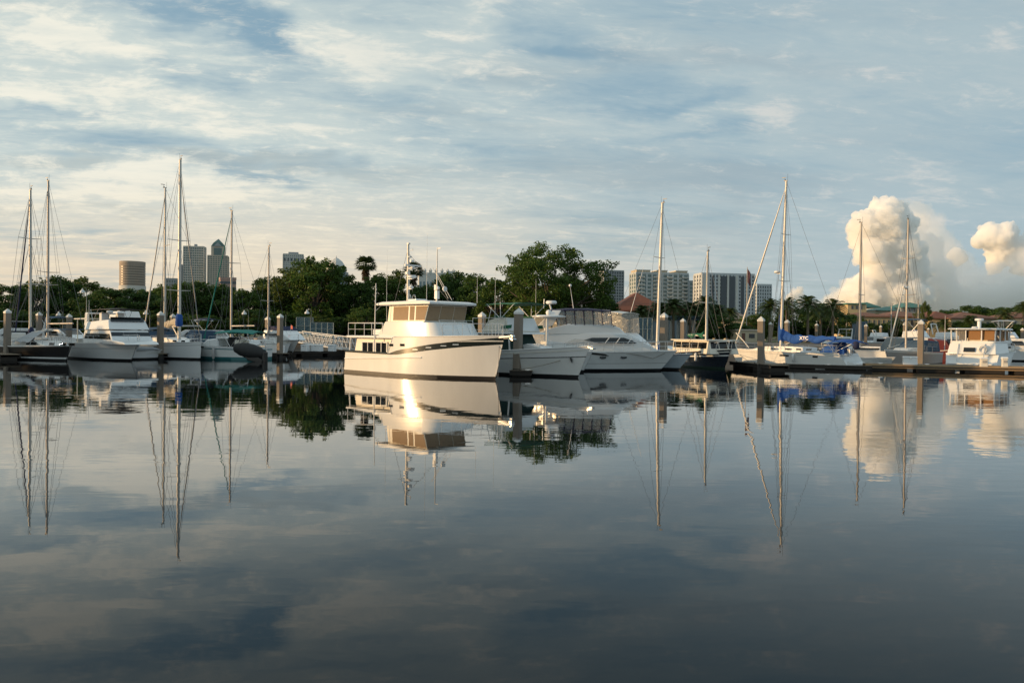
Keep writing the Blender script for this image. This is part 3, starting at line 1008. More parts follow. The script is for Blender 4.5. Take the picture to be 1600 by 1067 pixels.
def hardtop_boat():
    root, L = boat_at('console_boat', 'small white boat with round hardtop and smoky side curtains behind the green bimini cruiser', 'motor boat', (884, 582), SLIP, 7.2, 0.1)
    root.location = at(857, 540, 51.5); root.location.z = 0
    H = Hull(root, L, 2.5, 1.3, .95, gel, rake=.1, drop=.2)
    zt = zat(857, 494, 51.5)
    MB().lathe([(1.02, zt - .1), (1.12, zt - .06), (1.12, zt), (.9, zt + .06)], 20, (0, 0, 0)).build('hardtop', gel, root, smooth=40)
    for x, y in ((.35, -.55), (.35, .55), (-.75, -.5), (-.75, .5)):
        MB().tube([(x, y, .9), (x, y, zt - .08)], .09 if x > 0 else .06, 8).build('top_post', gel, root, smooth=60)
    side_panel(root, 'side_curtain', vinyl, [(-1.0, 1.5), (.4, 1.5), (.3, zt - .12), (-.95, zt - .12)], lambda x, z: .85, .01, (1, -1), .02)
    MB().box((-.2, 0, 1.4), (.8, .8, 1.0)).build('console', gel, root, bevel=.06)
    MB().ball((0, 0, zt + .22), .20, 10).build('radar_dome', white_plastic, root, smooth=70)
    return root

hardtop_boat()


def express_yacht():
    root, L = boat_at('flybridge_yacht', 'sleek white flybridge yacht with navy top, clear curtains and black wedge windows', 'motor yacht', (1031, 579), -1, 11.2, 0.10)
    X = lambda px, y=-1.5: local_x(root, px, y)
    Yc = root.location.y
    H = Hull(root, L, 4.1, 1.32, 1.12, gel, rake=0.10, sw=.92, flare=.46, bowp=2.3, drop=.10, sp=1.0, bands=[(0, .30, 'hull', gel_old), (.30, .33, 'hull_stripe', hull_grey), (.33, 1, 'topside', gel_old)])
    # trunk cabin flowing to the foredeck
    xw0, xw1 = X(925), X(1000)
    w = cabin(root, 'deckhouse', gel, [(-5.2, 1.1), (-4.9, 2.35), (-3.6, 2.5), (X(985) - .3, 2.42), (X(1002), 1.98), (X(1020) , 1.62), (X(1034), 1.30)], 1.75, 1.45, .06, .45, X(960))
    side_panel(root, 'side_window', glass, [(X(912), 1.98), (X(925), 2.14), (X(975), 2.16), (X(990), 1.96), (X(996), 1.80), (X(935), 1.80)], w, .016)
    sp = MB()
    for px in (945, 962, 981):
        for sd in (1, -1):
            a, b = X(px), X(px) + .28
            sp.tube([(a, sd * (w(a, 1.8) + .03), 1.8), (b, sd * (w(b, 2.15) + .03), 2.15)], .03, 5)
    sp.build('window_pillar', gel, root)
    front_panel(root, 'windscreen', glass, (X(1002), 1.98), (X(985) - .3, 2.42), w, .05, .92, -.85, .85, .02)
    front_panel(root, 'fore_hatch', vinyl, (X(1020), 1.62), (X(1002), 1.98), w, .25, .75, -.3, .3, .02)
    # flybridge
    xa, xb = X(868), X(966)
    MB().prism([(xa - 1.3, 2.35), (xa - .3, 2.75), (xa + .8, 3.02), (xb - .4, 2.98), (xb + .15, 2.78), (xb + .5, 2.42), (xb + .3, 2.36)], lambda x, z: lerp(1.62, 1.50, (z - 2.36) / .65) * (1 - .3 * max(0, (x - xb + 1.2) / 1.7))).build('flybridge', gel, root, smooth=35, bevel=.06)
    # arch, curtains, top
    zt = zat(910, 484, Yc)
    for sd in (1, -1):
        MB().prism([(xa - 1.5, 2.5), (xa - .2, zt - .1), (xa + .35, zt - .1), (xa - .2, 2.9)], sd * 1.56, sd * 1.42).build('radar_arch', gel, root, bevel=.04)
    w2 = lambda x, z: 1.46 - .10 * (z - 2.9)
    n = 6
    cut = [lerp(xa + .1, xb - .4, i / n) for i in range(n + 1)]
    for a, b in zip(cut, cut[1:]):
        side_panel(root, 'clear_curtain', vinyl, [(a + .03, 2.96), (b - .03, 2.96), (b - .1, zt - .05), (a - .02, zt - .02)], w2, .01, (1, -1), .015)
    for y0, y1 in ((-.95, -.34), (-.32, .32), (.34, .95)):
        front_panel(root, 'front_curtain', vinyl, (xb - .4, 2.96), (xb - .62, zt - .08), w2, .02, .98, y0, y1, .01)
    for x in cut:
        for sd in (1, -1):
            poles(root, 'curtain_seam', [[(x, sd * 1.47, 2.95), (x - .12, sd * 1.36, zt - .02)]], .028, c_navy)
    canopy(root, 'bimini', c_navy, xa - .3, xb - .5, 1.42, zt - .02, .12, .10, .06)
    MB().tube([(xb - .3, -1.4, 2.93), (xb - .1, -.6, 2.93), (xb - .05, 0, 2.93), (xb - .1, .6, 2.93), (xb - .3, 1.4, 2.93), (-1.5, 1.5, 3.02), (-1.5, -1.5, 3.02)], .035, 6).build('coaming_trim', hull_black, root, smooth=60)
    r_ = MB().tube([(xa - .2, .1, zt - .15), (xa - .35, .1, zt + .35)], .06, 6).build('radar_mast', gel, root, smooth=60)
    radar(root, (xa - .25, .1, zt + .34), .36, .24)
    MB().tube([(xa - .75, .2, zt + .1), (xa - .72, .2, zt + .7)], .03, 6).build('horn', white_plastic, root)
    lp = whip(root, (X(897, 0), .9, zt), 1.6, 'light_pole', .03, (-.25, 0))
    MB().ball((X(897, 0) - .25, .9, zt + 1.65), .10, 8).build('lamp_globe', white_plastic, lp, smooth=70)
    # cockpit side and window covers
    side_panel(root, 'cockpit_curtain', vinyl, [(X(880), 1.75), (X(898), 2.06), (X(922), 2.02), (X(922), 1.75)], w, .02, (1, -1), .02)
    side_panel(root, 'hull_vent', hull_black, [(X(905, -1.9), 1.14), (X(952, -1.9), .98), (X(946, -1.9), 1.10), (X(918, -1.9), 1.24)], lambda x, z: H.hw((x + L / 2) / L) - .02, .04)
    for px in (943.5, 978):
        for sd in (1, -1):
            t = (X(px, -1.8) + L / 2) / L
            p = H.pt(t, .72, sd)
            q = H.pt(t + .01, .72, sd)
            ob = MB().lathe([(.02, -.02), (.16, -.02), (.16, .03), (.13, .035)], 12, (0, 0, 0), 'Y').build('round_port', glass, root, smooth=40)
            ob.location = p; ob.scale = (1.4, 1, .65)
            ob.rotation_euler = (0, 0, math.atan2(q.y - p.y, q.x - p.x))
    H.bow_rail(root, -1.0, .62, 10)
    MB().tube([H.pt(.93, .9, -1) + Vector((0, -.03, 0)), H.pt(.86, .75, -1) + Vector((0, -.12, -.15)), H.pt(.78, .8, -1) + Vector((0, -.08, 0)), H.pt(.62, 1, -1)], .016, 5).build('slack_line', rope_m, root, smooth=60)
    return root

express_yacht()


def enclosed_boat():
    root, L = boat_at('enclosed_cruiser', 'white cruiser whose clear canvas enclosure shows behind the navy topped flybridge yacht', 'motor boat', (1022, 566), SLIP, 9.0, 0.1)
    root.location = at(972, 540, 70); root.location.z = 0
    H = Hull(root, L, 3.2, 1.4, 1.1, gel, rake=.1)
    w = cabin(root, 'cabin', gel, [(-3, 1.1), (-2.8, 2.5), (.8, 2.5), (2.4, 1.3)], 1.35, 1.2)
    z0, z1 = 2.5, zat(976, 488, 70)
    w2 = lambda x, z: 1.25
    side_panel(root, 'clear_curtain', vinyl, [(-2.2, z0), (1.0, z0), (.8, z1 - .1), (-2.1, z1)], w2, .01, (1, -1), .02)
    front_panel(root, 'front_curtain', vinyl, (1.0, z0), (.8, z1 - .1), w2, .0, 1, -1, 1, .01)
    canopy(root, 'canvas_top', pbr('white_canvas', (.6, .6, .58), .8), -2.3, .9, 1.28, z1, .1, .15)
    whip(root, (local_x(root, 985, 0), 0, z1), 3.9, r=.03, lean=(1.3, 0))
    return root

enclosed_boat()


def runabout():
    root, L = boat_at('runabout', 'small pale blue white runabout bow beside the flybridge yacht', 'motor boat', (1060, 578), SLIP, 7.4, 0.14)
    H = Hull(root, L, 2.5, 1.12, .85, hull_pale, rake=.14, sw=.9, flare=.5, drop=.1, bands=[(0, .9, 'hull', hull_pale), (.9, 1, 'hull_stripe', hull_blue)])
    MB().prism([(-.6, .95), (-.2, 1.35), (.7, 1.30), (1.9, 1.06)], lambda x, z: .8).build('cuddy', gel, root, smooth=40, bevel=.06)
    MB().prism([(.2, 1.32), (-.05, 1.62), (.0, 1.64), (.28, 1.33)], .75).build('windscreen', vinyl, root)
    rail(root, 'bow_rail', [H.edge(x, s_, .08) for s_, xs in ((1, (1.2, 2.2, 3.0, 3.4)), (-1, (3.4, 3.0, 2.2, 1.2))) for x in xs], .35, .014)
    MB().lathe([(.16, 0), (.22, .1), (.2, .42), (.05, .5)], 10, (local_x(root, 1030, 0), .2, 1.25)).build('engine_cover', c_blue, root, smooth=60)
    return root

runabout()


def motorsailer():
    root, L = boat('motorsailer', 'dark navy hulled motorsailer with cream wheelhouse and green sail cover on its boom', 'sailing boat', (1132, 577), (1062, 570), .1, 8.9)
    X = lambda px, y=-1.0: local_x(root, px, y)
    H = Hull(root, L, 3.0, 1.42, 1.0, hull_navy, rake=.10, sw=.75, flare=.25, drop=.2, sp=1.6, bands=[(0, .62, 'hull', hull_navy), (.62, .70, 'hull_stripe', gel_old), (.70, 1, 'topside', hull_navy)], cap=gel_cream, boot_mat=pbr('green_antifouling', (.01, .03, .02), .5))
    xs, xe = X(1052), X(1113)
    w = cabin(root, 'wheelhouse', gel_cream, [(xs, 1.0), (xs + .05, 1.98), (xe - .5, 1.98), (xe - .1, 1.05)], 1.1, 1.0, .03)
    MB().prism([(xs - .15, 1.97), (xs - .15, 2.05), (xe - .2, 2.07), (xe - .2, 1.97)], 1.15).build('roof', gel_cream, root, bevel=.02)
    n = 4
    for i in range(n):
        a, b = lerp(xs + .15, xe - .75, i / n) + .05, lerp(xs + .15, xe - .75, (i + 1) / n) - .05
        side_panel(root, 'wheelhouse_window', glass, [(a, 1.42), (b, 1.42), (b, 1.86), (a, 1.86)], w, .012)
    for y0, y1 in ((-.9, -.35), (-.28, .28), (.35, .9)):
        front_panel(root, 'front_window', glass, (xe - .1, 1.05), (xe - .5, 1.98), w, .42, .9, y0, y1, .014)
    mx = X(1103, 0)
    top = zat(1108, 395, root.location.y)
    ab = rig(root, H, mx, top, 1.0, .085, alu, rake=.12, boom=(3.1, 2.35, -1), spread=((.5, .55),), aft=-4.2)
    drape(root, 'sail_cover', c_green, ab[0] + Vector((-.3, 0, .03)), ab[1], .30, .2, .12, 10, .12)
    poles(root, 'bow_pulpit', [[(3.3, -.6, 1.3), (3.6, -.55, 1.9), (4.4, -.1, 2.0), (4.4, .1, 2.0), (3.6, .55, 1.9), (3.3, .6, 1.3)], [(4.3, -.1, 1.45), (4.4, -.1, 2.0)], [(2.2, -.9, 1.25), (2.5, -.88, 1.7), (3.6, -.55, 1.9)]], .03, white_plastic)
    rail(root, 'life_lines', [H.edge(x, -1, .05) for x in (-1.5, -.3, 1.0, 2.2)], .55, .012, True)
    fenders(root, H, [.6, 1.7])
    return root

motorsailer()


def text_part(par, name, body, size, mat, loc, rot, extrude=.004):
    cu = bpy.data.curves.new(name, 'FONT')
    cu.body = body; cu.size = size; cu.extrude = extrude; cu.align_x = 'CENTER'; cu.align_y = 'CENTER'
    cu.offset = size * .02
    tmp = bpy.data.objects.new(name, cu)
    me = bpy.data.meshes.new_from_object(tmp)
    bpy.data.objects.remove(tmp)
    me.materials.clear(); me.materials.append(mat)
    ob = bpy.data.objects.new(name, me)
    COL.objects.link(ob)
    ob.parent = par; ob.location = loc; ob.rotation_euler = rot
    return ob


def blue_sloop():
    root, L = boat('sloop', 'white sloop with blue sail cover, blue bimini and white lettering on its boom cover', 'sailing boat', (1151, 567), (1340, 575), .05, None)
    X = lambda px, y=1.3: local_x(root, px, y)
    H = Hull(root, L, 3.6, 1.25, 1.08, hull_white, rake=.05, sw=.78, tm=.45, flare=.12, bowp=2.0, drop=.05, sp=2, tr=-.75, bands=[(0, .80, 'hull', hull_white), (.80, .83, 'hull_stripe', hull_grey), (.83, 1, 'topside', hull_white)])
    # swim platform scoop
    MB().prism([(-L / 2 - .35, .10), (-L / 2 - .40, .35), (-L / 2 + .3, .50), (-L / 2 + .9, .70), (-L / 2 + .9, .1)], .95).build('swim_step', gel, root, bevel=.06)
    w = cabin(root, 'coachroof', gel, [(-1.9, 1.08), (-1.75, 1.48), (-.6, 1.56), (2.0, 1.50), (3.3, 1.22), (3.5, 1.15)], 1.25, 1.02, .06, .55, 1.2)
    for px in (1206, 1229, 1246, 1262, 1279):
        x = X(px)
        side_panel(root, 'cabin_port', glass, [(x - .22, 1.27), (x + .22, 1.27), (x + .22, 1.40), (x - .22, 1.40)], w, .012)
    for px in (1222, 1229.5, 1276):
        for sd in (1, -1):
            t = (X(px, 1.75) + L / 2) / L
            p, q = H.pt(t, .74, sd), H.pt(t + .03, .74, sd)
            ob = MB().box((0, 0, 0), (.42, .03, .13)).build('hull_port', glass, root, bevel=.01)
            ob.location = p; ob.rotation_euler = (0, 0, math.atan2(q.y - p.y, q.x - p.x))
    mx = X(1220, 0)
    Ym = root.location.y + mx * math.sin(root.rotation_euler[2])
    top = zat(1233, 284, Ym)
    pt_, p0_ = at(1233, 284, Ym), at(1219.5, 520, Ym)
    lean = (pt_.x - p0_.x - 0) * math.cos(root.rotation_euler[2])
    zb = 2.05
    xe = X(1303, .2)
    ab = rig(root, H, mx, top, 1.4, .115, alu, rake=lean * .9, boom=(mx - xe, zb, -1), spread=((.40, .85), (.68, .7)), jib=alu, jib_r=.085, fore=L / 2 - .35, aft=-L / 2 + .9, jt=.97)
    drape(root, 'sail_cover', c_blue, (mx + .16, 0, zb - .12), (xe, 0, zb + .02), .85, .42, .24, 18, 1.5, 3)
    cr = MB().tube([(mx + .02, -.26, zb + 1.6), (mx + .02, .26, zb + 1.6)], .01, 4)
    # lettering on both sides of the cover
    tx = X(1256, .3)
    for sd in (1, -1):
        text_part(root, 'boom_lettering', 'XTC', .38, white_plastic, (tx, sd * .30, zb + .16), (math.radians(90), 0, 0 if sd < 0 else math.radians(180)), .012)
    rad = MB().box((0, 0, 0), (.3, .1, .05)).build('radar_bracket', alu, root)
    zr = zat(1222, 426, Ym); rad.location = (mx + .28, 0, zr - .06)
    radar(root, (mx + .42, 0, zr - .04), .26, .20)
    # cockpit: dodger, bimini, wheel, rails
    canopy(root, 'bimini', c_blue, X(1346, 0), X(1303, 0), 1.15, 2.0, .20, .22, .04)
    sg = []
    xm = X(1316, 0)
    for sd in (1, -1):
        sg += [[(xm, sd * 1.2, 1.15), (X(1305, 0), sd * 1.12, 1.88)], [(xm, sd * 1.2, 1.15), (X(1328, 0), sd * 1.12, 1.98)], [(xm, sd * 1.2, 1.15), (X(1343, 0), sd * 1.12, 1.85)]]
    poles(root, 'bimini_frame', sg, .020)
    xd = X(1304, 0)
    MB().prism([(xd - .75, 1.1), (xd - .45, 1.85), (xd - .25, 1.88), (xd + .65, 1.3), (xd + .6, 1.12)], lambda x, z: 1.15 - .12 * (z - 1.1)).build('dodger', c_blue, root, smooth=50, bevel=.08)
    ring(root, 'steering_wheel', steel, (X(1330, 0), 0, 1.4), .42, .02)
    MB().box((X(1330, 0) + .15, 0, 1.1), (.25, .25, .7)).build('pedestal', gel, root, bevel=.03)
    MB().prism([(X(1320), 1.05), (X(1320), 1.42), (X(1313), 1.42), (X(1313), 1.05)], 1.42, 1.30).build('side_cloth', c_blue, root, bevel=.02)
    MB().lathe([(.1, 0), (.24, .12), (.24, .5), (.1, .62)], 10, (X(1347, 0), .9, 1.42)).build('outboard_cover', c_navy, root, smooth=60)
    rail(root, 'life_lines', [H.edge(lerp(-L / 2 + 1.0, L / 2 - 1.2, i / 9), 1, .05) for i in range(10)], .55, .011, True)
    rail(root, 'life_lines', [H.edge(lerp(-L / 2 + 1.0, L / 2 - 1.2, i / 9), -1, .05) for i in range(10)], .55, .011, True)
    rail(root, 'bow_pulpit', [H.edge(x, s_, .06) for s_, xs in ((1, (L / 2 - 1.2, L / 2 - .5, L / 2 - .12)), (-1, (L / 2 - .12, L / 2 - .5, L / 2 - 1.2))) for x in xs], .6, .018, True)
    rail(root, 'stern_pulpit', [H.edge(-L / 2 + x, s_, .06) for s_, xs in ((1, (1.9, 1.2, .9)), (-1, (.9, 1.2, 1.9))) for x in xs], .62, .018, True)
    vang = poles(root, 'boom_vang', [[(mx - .1, 0, 1.55), (mx - 1.3, 0, zb)], [(xe + 1.2, 0, zb), (xe + 1.0, 0, 1.2)]], .025, alu)
    MB().tube([(L / 2 - .5, .05, 2.6), (L / 2 - 1.6, .5, 1.9), (L / 2 - 2.4, .9, 1.35)], .045, 6).build('whisker_pole', alu, root, smooth=60)
    fenders(root, H, [1.5, -1.4], 1)
    return root

blue_sloop()


def grey_sloop():
    root, L = boat('grey_sloop', 'grey hulled sailing boat with dark grey cockpit enclosure at the timber dock', 'sailing boat', (1390, 571), (1476, 567), .08, 9.6)
    X = lambda px, y=.9: local_x(root, px, y)
    H = Hull(root, L, 3.0, 1.32, 1.02, hull_grey, rake=.08, sw=.7, flare=.2, drop=.08, bands=[(0, .85, 'hull', hull_grey), (.85, 1, 'topside', gel_old)])
    w = cabin(root, 'coachroof', gel_old, [(-1.8, 1.0), (-1.7, 1.50), (1.2, 1.45), (2.4, 1.15)], 1.0, .85, .05, .4, 0.6)
    for px in (1446, 1453):
        x = X(px)
        side_panel(root, 'cabin_port', glass, [(x - .13, 1.18), (x + .13, 1.18), (x + .13, 1.36), (x - .13, 1.36)], w, .012)
    wx = X(1438)
    MB().prism([(-3.9, 1.1), (-3.7, 2.05), (-.9, 2.12), (-.4, 1.5), (-.4, 1.1)], lambda x, z: 1.15 - .1 * (z - 1.1)).build('cockpit_enclosure', c_slate, root, smooth=40, bevel=.06)
    side_panel(root, 'clear_panel', vinyl, [(-3.4, 1.45), (-2.3, 1.45), (-2.3, 1.9), (-3.4, 1.9)], lambda x, z: 1.08, .02)
    side_panel(root, 'clear_panel', vinyl, [(-2.1, 1.45), (-1.0, 1.45), (-1.1, 1.9), (-2.1, 1.9)], lambda x, z: 1.08, .02)
    mx = X(1415.5, 0)
    Ym = root.location.y + mx * math.sin(root.rotation_euler[2])
    rig(root, H, mx, zat(1417, 343, Ym), 1.3, .09, alu_dark, rake=-.12, boom=(2.9, 2.3, -1), spread=((.42, .75), (.70, .55)), jib=alu, jib_r=.055, jt=.60, fore=L / 2 - .6)
    MB().box((mx + .28, 0, zat(1413, 450, Ym) - .1), (.34, .08, .05)).build('radar_bracket', alu_dark, root)
    radar(root, (mx + .34, 0, zat(1413, 450, Ym) - .07), .24, .20)
    poles(root, 'stern_arch', [[(-3.4, 1.0, 2.05), (-2.7, .8, 2.35), (-2.0, 0, 2.45), (-2.7, -.8, 2.35), (-3.4, -1.0, 2.05)]], .045, white_plastic)
    whip(root, (local_x(root, 1469, 0), .4, 1.2), 3.2, 'flag_staff', .035)
    MB().tube([(X(1402, 0), .2, 1.75), (X(1385, 0) , .1, 1.45)], .03, 6).build('anchor_pole', alu, root)
    rail(root, 'life_lines', [H.edge(x, 1, .05) for x in (-2.5, -1.2, 0, 1.3, 2.6, 3.5)], .5, .011, True)
    return root

grey_sloop()


def aft_cabin_yacht():
    root, L = boat('aft_cabin_yacht', 'white aft cabin yacht with brown curtained hardtop and life ring on its stern', 'motor yacht', (1700, 582), (1528, 575), .1, 12.0, 'stern')
    a = math.radians(48)
    root.rotation_euler[2] = a
    pc = at(1516, 560, 62.3)
    root.location = (pc.x + math.cos(a) * 6.0, pc.y + math.sin(a) * 6.0 , 0)
    # pixel columns of the stern's two corners, where the transom meets the water: 1482 and about 1560
    H = Hull(root, L, 3.9, 1.45, 1.15, gel, rake=.1, sw=.95, flare=.35, drop=.06, tr=-.55)
    X = lambda px, y=-1.6: local_x(root, px, y)
    w = cabin(root, 'aft_cabin', gel, [(-5.75, 1.1), (-5.3, 1.98), (-1.0, 1.98), (-.8, 1.1)], 1.72, 1.6, .06)
    w = cabin(root, 'main_cabin', gel, [(-1.2, 1.1), (-1.2, 2.2), (.8, 2.2), (2.6, 1.5), (2.8, 1.1)], 1.65, 1.5, .06, .3, 1.0)
    side_panel(root, 'cabin_window', glass, [(-.8, 1.55), (1.0, 1.55), (.4, 2.0), (-.8, 2.0)], w, .014)
    # cockpit on the aft cabin: coaming, posts, hardtop, curtains
    zt = zat(1540, 513, 62)
    zc = zat(1540, 533, 62)
    for sd in (1, -1):
        MB().prism([(-5.2, 1.95), (-5.25, zc), (.2, zc), (.6, 1.95)], sd * 1.60, sd * 1.50).build('coaming', gel, root, bevel=.03)
    MB().box((-5.2, 0, (1.95 + zc) / 2), (.10, 3.1, zc - 1.95)).build('stern_coaming', gel, root, bevel=.03)
    MB().prism([(-5.6, zt - .12), (-5.7, zt - .03), (-5.2, zt + .02), (.2, zt + .04), (.8, zt - .1)], 1.72).build('hardtop', gel, root, smooth=30, bevel=.04)
    for x in (-5.2, -3.5, -1.6, .2):
        for sd in (1, -1):
            MB().tube([(x, sd * 1.52, zc), (x - .03, sd * 1.55, zt - .06)], .055, 8).build('hardtop_post', gel, root, smooth=60)
    for y in (-.6, .5):
        MB().tube([(-5.2, y, zc), (-5.25, y, zt - .06)], .05, 8).build('hardtop_post', gel, root, smooth=60)
    side_panel(root, 'side_curtain', amber, [(-3.2, zc + .05), (-1.7, zc + .05), (-1.7, zt - .15), (-3.2, zt - .15)], lambda x, z: 1.44, .0, (1, -1), .03)
    side_panel(root, 'side_curtain', amber, [(-1.5, zc + .05), (.1, zc + .05), (.1, zt - .15), (-1.5, zt - .15)], lambda x, z: 1.44, .0, (-1, 1), .03)
    for y in (-1.0, -.05):
        MB().box((-5.08, y - .02, (zc + zt) / 2 - .04), (.03, .86, zt - zc - .22)).build('stern_curtain', amber, root)
    MB().box((-5.06, 1.0, (zc + zt) / 2 - .04), (.02, .8, zt - zc - .2)).build('clear_curtain', vinyl, root)
    MB().box((-2.2, .2, zc), (1.0, 1.6, .5)).build('helm_seat', gel_cream, root, bevel=.1)
    # radar mast, rail, screen
    MB().tube([(-3.2, 0, zt), (-3.2, 0, zat(1530, 500, 61))], .14, 10).build('radar_mast', gel, root, smooth=60)
    radar(root, (-3.2, 0, zat(1530, 500, 61)), .32, .2)
    MB().lathe([(.02, 0), (.28, .02), (.2, .12)], 12, (-4.6, 0, zt + .02)).build('top_hatch', white_plastic, root, smooth=50)
    rail(root, 'top_rail', [(-.9, -1.3, zt), (-1.9, -1.35, zt), (-3.3, -1.35, zt), (-.5, 1.2, zt)][:3], .62, .016)
    MB().prism([(1.0, 2.15), (.5, zt - .2), (.6, zt - .2), (2.4, 2.0)], lambda x, z: 1.35).build('venturi_screen', gel, root, smooth=30)
    # what hangs on the stern
    tz = lambda z: -5.75 + (z - 1.1) * .5
    ring(root, 'life_ring', white_plastic, (tz(1.45) - .10, -.80, 1.50), .28, .07)
    MB().box((tz(1.4) - .05, .15, 1.45), (.06, .8, .36), ry=.46).build('stern_window', glass, root)
    for y in (-.9, .95):
        MB().tube([(-5.9, y, .5), (-5.85, y, 1.1), (-5.4, y, 1.9)], .03, 6).build('stern_ladder', steel, root, smooth=60)
    MB().box((-6.25, 0, .35), (.75, 3.2, .10)).build('swim_platform', gel, root, bevel=.03)
    H.bow_rail(root, .5, .6, 6)
    for x in (-.4, -.1):
        side_panel(root, 'porthole', glass, [(x - .09, 1.55), (x + .09, 1.55), (x + .09, 1.7), (x - .09, 1.7)], lambda x, z: 1.66, .01)
    return root

aft_cabin_yacht()


def red_boat():
    root, L = boat('red_workboat', 'dark red boat between the grey sailing boat and the white aft cabin yacht', 'boat', (1455, 560), (1490, 572), .08, 5.0)
    root.location = at(1479, 550, 78); root.location.z = 0
    root.rotation_euler[2] = math.radians(-80)
    H = Hull(root, L, 1.3, 1.3, 1.0, hull_red, rake=.08, boot_mat=hull_red)
    MB().prism([(-2.2, 1.0), (-2.1, 2.3), (.4, 2.1), (1.3, 1.1)], .5).build('cabin', hull_red, root, bevel=.08)
    MB().prism([(1.3, 1.1), (.5, 2.25), (.6, 2.1), (1.5, 1.15)], .42).build('windscreen', glass, root)
    return root

red_boat()


def dark_sloop():
    root, L = boat('dark_sloop', 'black hulled sailing boat under a pale grey tarpaulin tent', 'sailing boat', (103, 564), (16, 558), .06)
    X = lambda px, y=-1.2: local_x(root, px, y)
    H = Hull(root, L, 3.5, 1.15, .95, hull_black, rake=.06, sw=.8, flare=.22, drop=.1, bands=[(0, .12, 'boot_stripe', gel_old), (.12, .93, 'hull', hull_black), (.93, 1, 'topside', gel_old)])
    w = cabin(root, 'coachroof', gel_old, [(-3.0, .95), (-2.9, 1.42), (1.8, 1.42), (3.4, 1.0)], 1.2, 1.0, .05, .4, 1.5)
    for px in (41, 48, 66, 77, 86):
        x = X(px)
        side_panel(root, 'cabin_port', glass, [(x - .28, 1.12), (x + .28, 1.12), (x + .28, 1.33), (x - .28, 1.33)], w, .012)
    mx = X(47, 0)
    Ym = root.location.y + mx * math.sin(root.rotation_euler[2])
    zb = zat(60, 521, Ym)
    rig(root, H, mx, zat(46, 297, Ym), 1.3, .10, alu, rake=-.05, spread=((.38, .9), (.68, .8)), jib=c_navy, jib_r=.06, fore=-L / 2 + .8, jt=.97)
    MB().tube([(mx + .12, 0, zb + .05), (X(80, 0) , 0, zb + .3)], .08, 8).build('boom', alu, root, smooth=50)
    MB().lathe([(.12, 0), (.26, .2), (.2, .9), (.08, 1.1)], 10, (mx + .2, 0, zb - .6)).build('sail_bag', c_navy, root, smooth=60)
    x0, x1 = X(50, 0), X(80, 0)
    g = []
    for i in range(9):
        f = i / 8
        x = lerp(x0, x1 - .3, f)
        zr = lerp(zb + .12, zb + .34, f)
        g.append([(x - .25 * abs(y), y * 1.35, zr - abs(y) ** 1.1 * min(zr - 1.35, .95) + .05 * math.sin(i * 1.9 + y * 3)) for y in (-1, -.75, -.5, -.25, -.05, .05, .18)])
    MB().sheet([list(reversed(r)) for r in g], .02).build('tarpaulin', c_grey, root, smooth=50)
    rail(root, 'life_lines', [H.edge(lerp(-L / 2 + .5, L / 2 - 1, i / 8), -1, .05) for i in range(9)], .6, .013, True)
    rail(root, 'life_lines', [H.edge(lerp(-L / 2 + .5, L / 2 - 1, i / 8), 1, .05) for i in range(9)], .6, .013, True)
    rail(root, 'bow_pulpit', [H.edge(x, s_, .06) for s_, xs in ((1, (L / 2 - 1.2, L / 2 - .2)), (-1, (L / 2 - .2, L / 2 - 1.2))) for x in xs], .6, .018, True)
    MB().box((-L / 2 + .9, 0, 1.5), (.8, 1.4, 1.0)).build('stern_locker', gel_old, root, bevel=.08)
    poles(root, 'stern_frame', [[(-L / 2 + .3, -1.2, 1), (-L / 2 + .5, -1.2, 2.9), (-L / 2 + .5, 1.2, 2.9), (-L / 2 + .3, 1.2, 1)]], .03)
    return root

dark_sloop()


def bare_boom_sloop():
    root, L = boat('tall_sloop', 'sailing boat with bare boom and blue hull side behind the tarpaulin covered one', 'sailing boat', (36, 553), (112, 556), .06)
    p = at(80, 550, 68.5); root.location = (p.x, p.y, 0)
    H = Hull(root, 10.5, 3.3, 1.25, 1.1, hull_blue, rake=.06, sw=.8, flare=.2, bands=[(0, .72, 'hull', hull_blue), (.72, 1, 'topside', gel)])
    w = cabin(root, 'coachroof', gel, [(-2, 1.1), (-1.9, 1.6), (1.8, 1.6), (3, 1.2)], 1.1, .95, .05, .4, 1.3)
    side_panel(root, 'cabin_port', glass, [(-1.2, 1.28), (.6, 1.28), (.6, 1.45), (-1.2, 1.45)], w, .012)
    X = lambda px, y=0: local_x(root, px, y)
    Ym = root.location.y
    mx = X(74.5)
    rig(root, H, mx, zat(73.5, 282, Ym), 1.5, .10, alu_dark, boom=(abs(X(114) - mx), zat(95, 506, Ym), -1), spread=((.42, .95), (.34, .8)))
    MB().box((-2.2, 0, 2.3), (1.6, 2.0, .08)).build('dodger_top', c_slate, root)
    rail(root, 'life_lines', [H.edge(lerp(-4.6, 4, i / 8), 1, .05) for i in range(9)], .6, .013, True)
    return root

bare_boom_sloop()


